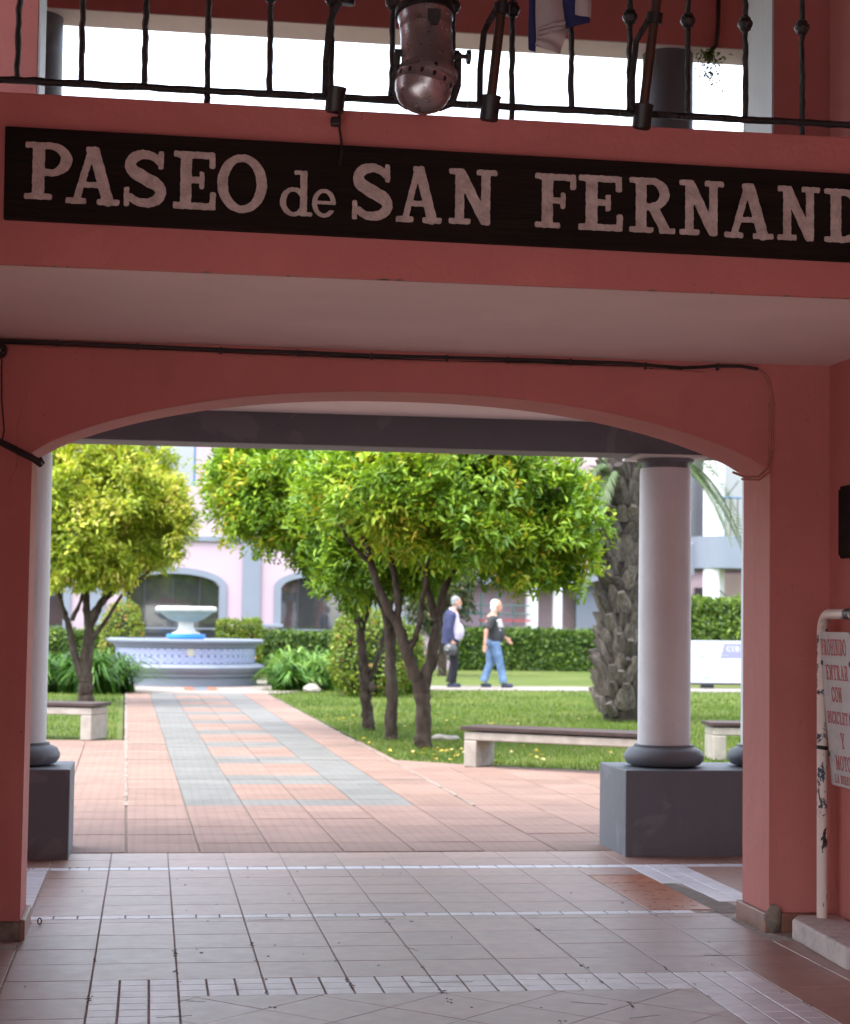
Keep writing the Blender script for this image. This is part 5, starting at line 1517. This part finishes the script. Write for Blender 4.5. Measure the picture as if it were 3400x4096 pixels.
# ---------------------------------------------------------------- information panel
ip = thing('information_panel', 'tilted white information panel with faint print on short dark legs', 'information panel', (12.2, 38.6, 0))
def pp(x, t): return Vector((x, 38.45 + 0.32 * t, 0.13 + 0.90 * t))
pn = MB().prism([pp(11.38, 0), pp(13.3, 0), pp(13.3, 1), pp(11.38, 1)], (0, 0.03, -0.012))
panel = part('panel', pn, 'panel', ip, bevel=0.004)
def sticker(name, quad, mat):
    b = MB(); off = Vector((0, -0.004, 0.0015))
    b.prism([q + off for q in quad], (0, 0.003, -0.001))
    part(name, b, mat, panel)
sticker('title_block', [pp(12.16, 0.58), pp(13.0, 0.58), pp(13.0, 0.93), pp(12.28, 0.93)], 'panelprint')
for k, (x0, x1, t0) in enumerate([(11.55 + 0.04 * (i % 3), 12.15 + 0.1 * ((i * 7) % 3), 0.30 + 0.065 * i) for i in range(8)]):
    sticker('text_line', [pp(x0, t0), pp(x1, t0), pp(x1, t0 + 0.03), pp(x0, t0 + 0.03)], 'panelfaint')
sticker('logo', [pp(11.72, 0.09), pp(11.90, 0.09), pp(11.92, 0.16), pp(11.74, 0.16)], 'panelblue')
sticker('logo', [pp(11.98, 0.09), pp(12.08, 0.09), pp(12.08, 0.15), pp(11.98, 0.15)], 'panelfaint')
sticker('logo', [pp(12.16, 0.08), pp(12.52, 0.08), pp(12.52, 0.13), pp(12.16, 0.13)], 'panelfaint')
sticker('map_mark', [pp(11.70, 0.60), pp(11.80, 0.60), pp(11.83, 0.66), pp(11.72, 0.64)], 'panelblue')
uq = (pp(0, 1) - pp(0, 0)).normalized()
xx = 12.32
for ch in 'CIRC':
    w = 0.11 * GW[ch]
    part('letter', orient(letter_mesh(ch, w, 0.12, 0.002, 16), pp(xx, 0.74) + Vector((0, -0.006, 0.002)), (1, 0, 0), uq, (0, -0.94, 0.34)), 'panel', panel)
    xx += w + 0.02
for x in (11.75, 12.9):
    part('leg', MB().box(x, 38.55, 0.0, x + 0.25, 38.75, 0.28), 'darkmetal', ip, bevel=0.01)
part('bottom_frame', MB().box(11.37, 38.46, 0.085, 13.31, 38.5, 0.125), 'darkmetal', ip)

# ---------------------------------------------------------------- grass, fallen leaves
def in_poly(px, py, poly):
    ins = np.zeros(len(px), bool)
    j = len(poly) - 1
    for i in range(len(poly)):
        xi, yi = poly[i]; xj, yj = poly[j]
        c = ((yi > py) != (yj > py)) & (px < (xj - xi) * (py - yi) / (yj - yi) + xi)
        ins ^= c; j = i
    return ins
n = 90000
gy = 16.5 + (1 - np.sqrt(1 - rng.random(n))) * 26 * 1.0
gx = np.where(rng.random(n) < 0.85, rng.uniform(2.0, 3.0 + gy * 0.36, n), rng.uniform(-3.0, -0.2, n))
ok = in_poly(gx, gy, lawnR) | ((gx < -0.32 - 0.012 * (gy - 20)) & (gy > 20.9) & (gy < 33.5))
gx, gy = gx[ok], gy[ok]; n = len(gx)
a = rng.uniform(0, 2 * PI, n); h = rng.uniform(0.02, 0.055, n) * np.where(gy < 19, 1.0, 1.1)
w = rng.uniform(0.003, 0.006, n) * (1 + (gy - 16) * 0.05)
lean = rng.normal(size=(n, 2)) * 0.02
V = np.empty((n, 3, 3))
V[:, 0] = np.c_[gx - w * np.cos(a), gy - w * np.sin(a), np.full(n, -0.008)]
V[:, 1] = np.c_[gx + w * np.cos(a), gy + w * np.sin(a), np.full(n, -0.008)]
V[:, 2] = np.c_[gx + lean[:, 0], gy + lean[:, 1], h]
o = np_mesh('grass', V.reshape(-1, 3), np.arange(n * 3), 3, 'grass', None, np.repeat(np.clip(rng.normal(0.5, 0.18, n) + 0.55 * lump(np.c_[gx, gy, np.zeros(n)], 0.9, 4.0), 0, 1), 3))
tag(o, 'short green grass covering the lawn', 'grass', kind='stuff')
n = 120
ly = rng.uniform(16.7, 26, n); lx = rng.uniform(2.3, 7.5, n)
near = rng.random(n) < 0.5
lx[near] = rng.normal(3.0, 0.7, near.sum()); ly[near] = rng.normal(18.6, 0.9, near.sum())
ok = in_poly(lx, ly, lawnR); lx, ly = lx[ok], ly[ok]; n = len(lx)
V, F, t = leaves(np.c_[lx, ly, np.full(n, 0.03)], np.c_[rng.normal(0, .3, n), rng.normal(0, .3, n), np.ones(n)], np.c_[rng.normal(size=(n, 2)), np.zeros(n)], rng.uniform(0.04, 0.085, n), rng.uniform(0.025, 0.045, n), rng.random(n))
o = np_mesh('fallen_leaves', V, F, 4, 'deadleaf', None, t)
tag(o, 'yellow fallen leaves scattered on the lawn', 'leaves', kind='stuff')

# ---------------------------------------------------------------- pale pink building with arched windows
BY = 52.0
pb = thing('pale_pink_building', 'pale pink building with grey framed arched windows beyond the fountain', 'building', (2.5, 54, 0))
def arc_top(x, xc, hw, zs, rise): return zs + rise * math.sqrt(max(0, 1 - ((x - xc) / hw) ** 2))
def arched_wall(y0, y1, x0, x1, ztop, wins):
    """front wall with arched openings cut out: columns of quads between breakpoints"""
    b = MB()
    xs = sorted(set([x0, x1] + [w[0] + (w[1] - w[0]) * k / 16 for w in wins for k in range(17)]))
    def opening(x):
        for a, c, zs, rise in wins:
            if a - 1e-6 <= x <= c + 1e-6: return arc_top(x, (a + c) / 2, (c - a) / 2 * 1.0, zs, rise)
        return None
    for a, c in zip(xs[:-1], xs[1:]):
        m = opening((a + c) / 2)
        za, zc = (0, 0) if m is None else (opening(a), opening(c))
        i = len(b.v)
        b.v += [(a, y0, za), (c, y0, zc), (c, y0, ztop), (a, y0, ztop), (a, y1, za), (c, y1, zc), (c, y1, ztop), (a, y1, ztop)]
        b.f += [(i, i + 1, i + 2, i + 3), (i + 5, i + 4, i + 7, i + 6)]
        if m is not None: b.f.append((i + 1, i, i + 4, i + 5))
    for a, c, zs, rise in wins:
        for x in (a, c):
            i = len(b.v); b.v += [(x, y0, 0), (x, y1, 0), (x, y1, zs), (x, y0, zs)]; b.f.append((i, i + 1, i + 2, i + 3))
    return b
wins = [(-4.92, -2.37, 2.24, 0.36), (-0.65, 1.90, 2.24, 0.36), (3.62, 6.17, 2.24, 0.36)]
part('wall', arched_wall(BY, BY + 0.35, -12, 8.6, 3.50, wins), 'pale', pb)
part('upper_wall', MB().box(-12, BY + 0.001, 3.66, 0.0, BY + 0.35, 8.8), 'pale', pb)
part('upper_wall', MB().box(1.18, BY + 0.001, 3.66, 8.6, BY + 0.35, 8.8), 'pale', pb)
part('upper_wall', MB().box(0.0, BY + 0.002, 3.66, 1.18, BY + 0.35, 5.05), 'pale', pb)
part('string_course', MB().box(-12.05, BY - 0.09, 3.50, 8.65, BY + 0.36, 3.655), 'bgrey', pb, bevel=0.02)
part('side_wall', MB().box(8.25, BY + 0.352, 0, 8.6, 62, 8.8), 'pale', pb)
part('roof', MB().box(-12, BY + 0.1, 8.81, 8.6, 62, 9.0), 'bgrey', pb)
for xa in (2.53, -1.74, 6.80):
    part('pilaster', MB().box(xa, BY - 0.10, 0, xa + 0.50, BY - 0.001, 3.499), 'bgrey', pb)
    part('ledge', MB().box(xa + 0.06 - 0.1, BY - 0.22, 1.13, xa + 1.16, BY - 0.102, 1.24), 'bgrey', pb, bevel=0.02)
for k, (a, c, zs, rise) in enumerate(wins):
    # grey surround following the arch
    b = MB(); n = 24; t = 0.20
    inner_, outer_ = [(a, 0.0)], [(a - t, 0.0)]
    for q in range(n + 1):
        th = PI - PI * q / n
        inner_.append(((a + c) / 2 + (c - a) / 2 * math.cos(th), zs + rise * math.sin(th)))
        outer_.append(((a + c) / 2 + ((c - a) / 2 + t) * math.cos(th), zs + 0.03 + (rise + t * 0.75) * math.sin(th)))
    inner_.append((c, 0.0)); outer_.append((c + t, 0.0))
    for q in range(len(inner_) - 1):
        loop = [inner_[q], inner_[q + 1], outer_[q + 1], outer_[q]]
        b.prism([(x, BY - 0.07, z) for x, z in loop], (0, 0.069, 0))
    sur = part('window_surround', b, 'bgrey', pb)
    part('window_glass', MB().box(a + 0.002, BY + 0.20, 0.0, c - 0.002, BY + 0.215, zs + rise), 'glass', sur)
    for x in ((a + c) / 2 - 0.02, (a + c) / 2 + 0.72, (a + c) / 2 - 0.80):
        part('mullion', MB().box(x, BY + 0.17, 0.0, x + 0.035, BY + 0.199, zs + rise - 0.05), 'darkmetal', sur)
    part('transom', MB().box(a, BY + 0.168, 1.06, c, BY + 0.198, 1.10), 'bgrey', sur)
part('upper_window_glass', MB().box(0.0, BY + 0.15, 5.05, 1.18, BY + 0.16, 8.0), 'glass', pb)
for x in (0.0, 1.125):
    part('upper_window_frame', MB().box(x, BY + 0.02, 5.05, x + 0.055, BY + 0.149, 8.0), 'bframe', pb)
part('interior', MB().box(-12, 58, 0, 8.2, 58.1, 8.7), 'darkmetal', pb)

# ---------------------------------------------------------------- weathered colonnade building behind the men
cb = thing('colonnade_building', 'weathered pink building with blue grey columns behind the long hedge', 'building', (12, 58, 0))
part('wall', MB().box(8.62, 58.0, 0, 15.4, 58.4, 7.5), 'dirtypale', cb)
part('white_wall', MB().box(8.63, 57.7, 0, 11.45, 57.99, 2.7), 'pale', cb)
part('beam', MB().box(8.62, 56.55, 2.55, 15.4, 57.1, 2.95), 'bgrey', cb)
for x, r in ((11.78, 0.20), (12.60, 0.155), (15.0, 0.2)):
    part('column', MB().lathe([(r, 0), (r, 2.35), (r * 1.3, 2.40), (r * 1.3, 2.549)], (x, 56.8, 0), 24), 'white', cb, smooth=True)
part('grey_panel', MB().box(13.25, 57.0, 1.15, 14.4, 57.2, 2.54), 'bgrey', cb)
part('upper_floor', MB().box(8.62, 57.11, 2.96, 15.4, 57.99, 3.2), 'white', cb)
gf = thing('green_frame', 'thin green metal climbing frame with red crossbar behind the hedge', 'frame', (10.6, 55.5, 0))
for x, h in ((9.15, 1.75), (9.95, 2.25), (10.48, 2.25), (10.95, 1.9)):
    part('post', MB().tube([(x, 55.5, 0), (x, 55.5, h)], 0.03, 8), 'greenmetal', gf)
for z in (1.88, 1.62):
    part('rail', MB().tube([(9.15, 55.5, z), (11.5, 55.5, z)], 0.02, 8), 'greenmetal', gf)
part('red_bar', MB().box(9.9, 55.45, 1.40, 11.5, 55.6, 1.46), 'redpaint', gf)
part('rail', MB().tube([(8.8, 55.5, 1.66), (9.95, 55.5, 1.66)], 0.02, 8), 'greenmetal', gf)

# ---------------------------------------------------------------- stair tower at the right
sw = thing('stair_tower', 'open stair tower with white columns and blue grey curved landing', 'building', (17.3, 56, 0))
for x, r, y in ((17.08, 0.255, 55.2), (17.60, 0.21, 56.2), (19.0, 0.25, 55.5)):
    part('column', MB().lathe([(r, 0), (r, 3.12)], (x, y, 0), 28), 'white', sw, smooth=True)
    part('column', MB().lathe([(r, 4.0), (r, 8.0)], (x, y, 0), 28), 'white', sw, smooth=True)
lb = []
for a in np.linspace(PI, 1.5 * PI, 10): lb.append((17.45 + 0.80 * math.cos(a), 55.5 + 0.80 * math.sin(a), 3.12))
lb += [(21.0, 54.70, 3.12), (21.0, 57, 3.12), (16.65, 57, 3.12)]
part('landing', MB().prism(lb, (0, 0, 0.98)), 'bgrey', sw)
part('stair_flight', MB().prism([(16.66, 55.6, 3.95), (16.66, 55.6, 2.95), (14.2, 55.6, 0.75), (14.2, 55.6, 1.75)], (0, 0.18, 0)), 'bgrey', sw)
part('stair_underside', MB().prism([(16.66, 55.79, 3.0), (16.66, 55.79, 2.8), (14.2, 55.79, 0.6), (14.2, 55.79, 0.8)], (0, 1.2, 0)), 'dirtypale', sw)
part('back_wall', MB().box(15.41, 59.5, 0, 26, 59.8, 9), 'dirtypale', sw)
part('dark_opening', MB().box(17.0, 59.3, 3.2, 20.5, 59.49, 7.5), 'glass', sw)
part('dark_opening', MB().box(15.6, 59.3, 3.2, 16.9, 59.49, 5.6), 'glass', sw)
part('dark_opening', MB().box(17.8, 59.3, 0.2, 19.4, 59.49, 2.6), 'glass', sw)
part('side_wall', MB().box(17.9, 57.5, 0, 21, 57.8, 3.0), 'dirtypale', sw)
part('rail', MB().tube([(17.3, 55.0, 5.3), (20, 55.0, 5.3)], 0.03, 8), 'bframe', sw)
for x in (17.45, 17.62, 17.85, 18.1):
    part('rail_post', MB().tube([(x, 55.0, 4.1), (x, 55.0, 5.3)], 0.018, 6), 'darkmetal', sw)
part('rail', MB().tube([(17.4, 56.0, 4.9), (18.2, 56.0, 5.9)], 0.018, 6), 'darkmetal', sw)
part('rail', MB().tube([(17.4, 55.9, 2.6), (18.1, 55.9, 2.0)], 0.018, 6), 'darkmetal', sw)

# ---------------------------------------------------------------- two men walking to the right
def blob(name, mb, mat, parent, vox=0.014, smooth=6):
    o = part(name, mb, mat, parent)
    m = o.modifiers.new('remesh', 'REMESH'); m.mode = 'VOXEL'; m.voxel_size = vox; m.use_smooth_shade = True
    s = o.modifiers.new('smooth', 'SMOOTH'); s.iterations = smooth; s.factor = 0.5
    return o
def hand(mb, p, d, s=1.0):
    p, d = Vector(p), Vector(d).normalized()
    side = d.cross(Vector((0, 1, 0))).normalized()
    fwd = Vector((0, 1, 0))
    mb.ell(p + d * 0.05, (0.035, 0.025, 0.055), 10, 8)
    for k, (o, L) in enumerate(((-0.027, 0.075), (-0.009, 0.09), (0.010, 0.085), (0.027, 0.065))):
        q = p + d * 0.09 + side * o
        mb.tube([q - d * 0.02, q + d * L * 0.5 + fwd * -0.006, q + d * L + side * 0.012], [0.0105, 0.0100, 0.008], 7)
    q = p + d * 0.03 + side * 0.03
    mb.tube([q, q + d * 0.035 + side * 0.028, q + d * 0.07 + side * 0.032], [0.012, 0.011, 0.009], 7)
def head(mb, c, lean=0.0):
    c = Vector(c)
    mb.ell(c + Vector((-0.005, 0, 0.02)), (0.098, 0.076, 0.115), 18, 14)
    mb.ell(c + Vector((0.025, 0, -0.055)), (0.070, 0.060, 0.075), 14, 10)     # jaw
    mb.ell(c + Vector((0.100, 0, -0.012)), (0.024, 0.016, 0.028), 10, 8)      # nose
    mb.ell(c + Vector((0.086, 0, 0.030)), (0.018, 0.048, 0.014), 10, 8)       # brow
    mb.ell(c + Vector((0.084, 0, -0.062)), (0.016, 0.026, 0.010), 10, 8)      # mouth
    mb.ell(c + Vector((0.078, 0, -0.098)), (0.022, 0.026, 0.020), 10, 8)      # chin
    for s in (-1, 1):
        mb.ell(c + Vector((-0.010, s * 0.078, -0.005)), (0.022, 0.012, 0.034), 10, 8)
def eyes(c, parent):
    c = Vector(c)
    for s in (-1, 1):
        part('eye', MB().ell(c + Vector((0.086, s * 0.032, 0.012)), (0.010, 0.012, 0.008), 8, 6), 'charcoal', parent)
def man(name_label, H, x0, y0, hip, shoulder, headc, nearArm, farArm, nearLeg, farLeg, belly, top_mat, trouser_mat, hair_mat, jacket, shoe_mat):
    t = thing('person', name_label, 'person', (x0, y0, 0))
    W = lambda p: Vector((x0 + p[0], y0 + p[1], p[2]))
    hp, sh, hc = W(hip), W(shoulder), W(headc)
    body = MB()
    body.tube([hp + Vector((0, 0, -0.05)), hp.lerp(sh, 0.35), hp.lerp(sh, 0.8), sh + Vector((0, 0, 0.02))], [0.13, 0.13, 0.14, 0.10], 14, 1.2)
    body.tube([sh + Vector((0, 0, 0.0)), hc + Vector((-0.01, 0, -0.06))], [0.062, 0.056], 12)
    head(body, hc)
    for arm in (nearArm, farArm):
        pts = [W(p) for p in arm]
        body.tube(pts, [0.055, 0.043, 0.030], 10)
        hand(body, pts[-1], pts[-1] - pts[-2])
    for leg in (nearLeg, farLeg):
        pts = [W(p) for p in leg[:3]]
        body.tube(pts, [0.085, 0.058, 0.040], 12)
    bo = blob('body', body, 'skin', t, 0.010, 3)
    eyes(hc, bo)
    # trousers
    tr = MB()
    tr.ell(hp + Vector((0.0, 0, 0.0)), (0.155, 0.175, 0.15), 16, 10)
    for leg in (nearLeg, farLeg):
        pts = [W(p) for p in leg[:3]]
        tr.tube([pts[0] + Vector((0, 0, 0.02)), pts[0].lerp(pts[1], 0.5), pts[1], pts[1].lerp(pts[2], 0.5), pts[2] + Vector((0, 0, 0.0))], [0.118, 0.108, 0.088, 0.082, 0.085], 14)
    blob('trousers', tr, trouser_mat, t, 0.012, 4)
    for leg in (nearLeg, farLeg):
        a = W(leg[2]); toe = W(leg[3])
        s = MB()
        d = (toe - a); d.z = 0
        heel = Vector((a.x - 0.05, a.y, toe.z if leg[4] == 0 else a.z - 0.09))
        heel.z = max(heel.z, 0.045)
        s.tube([heel, heel.lerp(toe, 0.5), Vector((toe.x, toe.y, max(toe.z, 0.04)))], [0.047, 0.050, 0.038], 10)
        blob('shoe', s, shoe_mat, t, 0.012, 3)
    # upper garment
    up = MB()
    spine = [hp + Vector((0.02, 0, 0.02)), hp.lerp(sh, 0.25) + Vector((0.03, 0, 0)), hp.lerp(sh, 0.6) + Vector((0.015, 0, 0)), sh + Vector((0, 0, -0.05)), sh + Vector((0, 0, 0.025))]
    up.tube(spine, [0.150, 0.160, 0.150, 0.130, 0.075], 16, 1.28)
    up.ell(hp.lerp(sh, 0.30) + Vector((belly, 0, 0)), (0.145, 0.16, 0.20), 16, 12)
    up.ell(sh + Vector((0, 0, -0.06)), (0.105, 0.225, 0.075), 14, 10)
    sl = 0.42 if not jacket else 0.97
    sleeves = up if not jacket else None
    jk = MB()
    for arm in (nearArm, farArm):
        pts = [W(p) for p in arm]
        if not jacket:
            up.tube([pts[0], pts[0].lerp(pts[1], 0.5), pts[0].lerp(pts[1], 0.85)], [0.085, 0.082, 0.085], 12)
        else:
            jk.tube([pts[0], pts[0].lerp(pts[1], 0.5), pts[1], pts[1].lerp(pts[2], 0.55), pts[2].lerp(pts[1], 0.06)], [0.088, 0.078, 0.070, 0.062, 0.056], 12)
    blob('shirt', up, top_mat, t, 0.012, 4)
    if jacket:
        b = spine
        jk.tube([hp + Vector((-0.035, 0, -0.08)), hp + Vector((-0.03, 0, 0.10)), hp.lerp(sh, 0.45) + Vector((-0.035, 0, 0)), hp.lerp(sh, 0.75) + Vector((-0.03, 0, 0)), sh + Vector((-0.025, 0, -0.03)), sh + Vector((-0.015, 0, 0.03))], [0.185, 0.180, 0.172, 0.162, 0.135, 0.085], 18, 1.15)
        jk.ell(sh + Vector((-0.01, 0, -0.06)), (0.11, 0.235, 0.08), 14, 10)
        blob('jacket', jk, 'navy', t, 0.012, 4)
        cl = MB().lathe([(0.070, -0.02), (0.078, 0.0), (0.072, 0.03), (0.062, 0.032)], sh + Vector((0.005, 0, 0.045)), 16, Matrix.Rotation(R_(12), 3, 'Y'))
        part('collar', cl, top_mat, t, smooth=True)
    # hair
    hr = MB()
    return t, hc, hr
# man in navy jacket, carrying a helmet
tA, hc, hr = man('man in open navy jacket and black trousers carrying a dark helmet', 1.9, 6.20, 38.1,
    (0.02, 0, 0.97), (0.02, 0, 1.565), (0.105, 0, 1.755),
    [(-0.01, -0.22, 1.50), (-0.07, -0.27, 1.22), (-0.02, -0.28, 0.97)], [(0.02, 0.22, 1.50), (0.0, 0.27, 1.22), (0.08, 0.26, 0.98)],
    [(0.02, -0.09, 0.93), (0.05, -0.10, 0.50), (-0.04, -0.10, 0.10), (0.14, -0.11, 0.04), 0], [(0.02, 0.09, 0.93), (0.10, 0.09, 0.50), (0.05, 0.09, 0.10), (0.23, 0.10, 0.04), 0],
    0.115, 'lavender', 'blackcloth', 'greyhair', True, 'shoe')
hr.ell(hc + Vector((-0.022, 0, 0.045)), (0.096, 0.083, 0.102), 18, 12)
hr.ell(hc + Vector((-0.055, 0, -0.01)), (0.055, 0.079, 0.075), 14, 10)
part('hair', hr, 'greyhair', tA, smooth=True)
bd = MB().ell(hc + Vector((0.060, 0, -0.095)), (0.048, 0.056, 0.045), 14, 10).ell(hc + Vector((0.02, 0, -0.07)), (0.05, 0.067, 0.05), 12, 8)
part('beard', bd, 'greyhair', tA, smooth=True)
hm = thing('motorcycle_helmet', 'dark round motorcycle helmet held at the man\'s side', 'helmet', (6.15, 37.80, 0.8))
hb_ = MB().ell((6.14, 37.80, 0.78), (0.145, 0.125, 0.140), 24, 16)
hb_.v = [(x, y, max(z, 0.665)) for x, y, z in hb_.v]
part('shell', hb_, 'helmet', hm, smooth=True)
part('visor', MB().ell((6.085, 37.80, 0.765), (0.10, 0.131, 0.055), 20, 10), 'camlens', hm, smooth=True)
part('chin_strap', MB().tube([(6.18, 37.80, 0.90), (6.185, 37.81, 0.93), (6.20, 37.82, 0.90)], 0.008, 6), 'cable', hm)
# man in charcoal shirt and jeans
tB, hc, hr = man('white haired man in charcoal printed T-shirt and blue jeans, mid-stride', 1.85, 7.08, 38.1,
    (0.0, 0, 0.95), (-0.02, 0, 1.50), (0.085, 0, 1.700),
    [(-0.05, -0.22, 1.44), (-0.19, -0.27, 1.18), (-0.215, -0.27, 0.90)], [(0.03, 0.22, 1.44), (0.16, 0.27, 1.18), (0.33, 0.25, 1.02)],
    [(0.02, -0.09, 0.92), (0.14, -0.10, 0.50), (0.22, -0.10, 0.11), (0.42, -0.11, 0.05), 0], [(-0.01, 0.09, 0.92), (-0.03, 0.10, 0.50), (-0.17, 0.10, 0.12), (0.0, 0.11, 0.04), 0],
    0.125, 'charcoal', 'denim', 'whitehair', False, 'shoe')
hr.ell(hc + Vector((-0.058, 0, 0.048)), (0.078, 0.086, 0.088), 18, 12)
hr.ell(hc + Vector((-0.075, 0, -0.03)), (0.062, 0.088, 0.105), 16, 12)
part('hair', hr, 'whitehair', tB, smooth=True)
pr_ = MB()
random.seed(3)
for row in range(4):
    z = 1.40 - row * 0.042
    for k in range(3):
        a = R_(-62 + k * 17 + row * 2)
        p = Vector((7.075 + (0.160 + 0.012 * row) * math.cos(a), 38.1 + 0.212 * math.sin(a), z))
        pr_.ell(p, (0.034, 0.026, 0.015), 8, 6)
for k in range(2):
    pr_.ell((7.20 + 0.015 * k, 38.1 - 0.135 + 0.02 * k, 1.20 - 0.03 * k), (0.022, 0.02, 0.022), 8, 6)
part('shirt_print', pr_, 'print', tB)
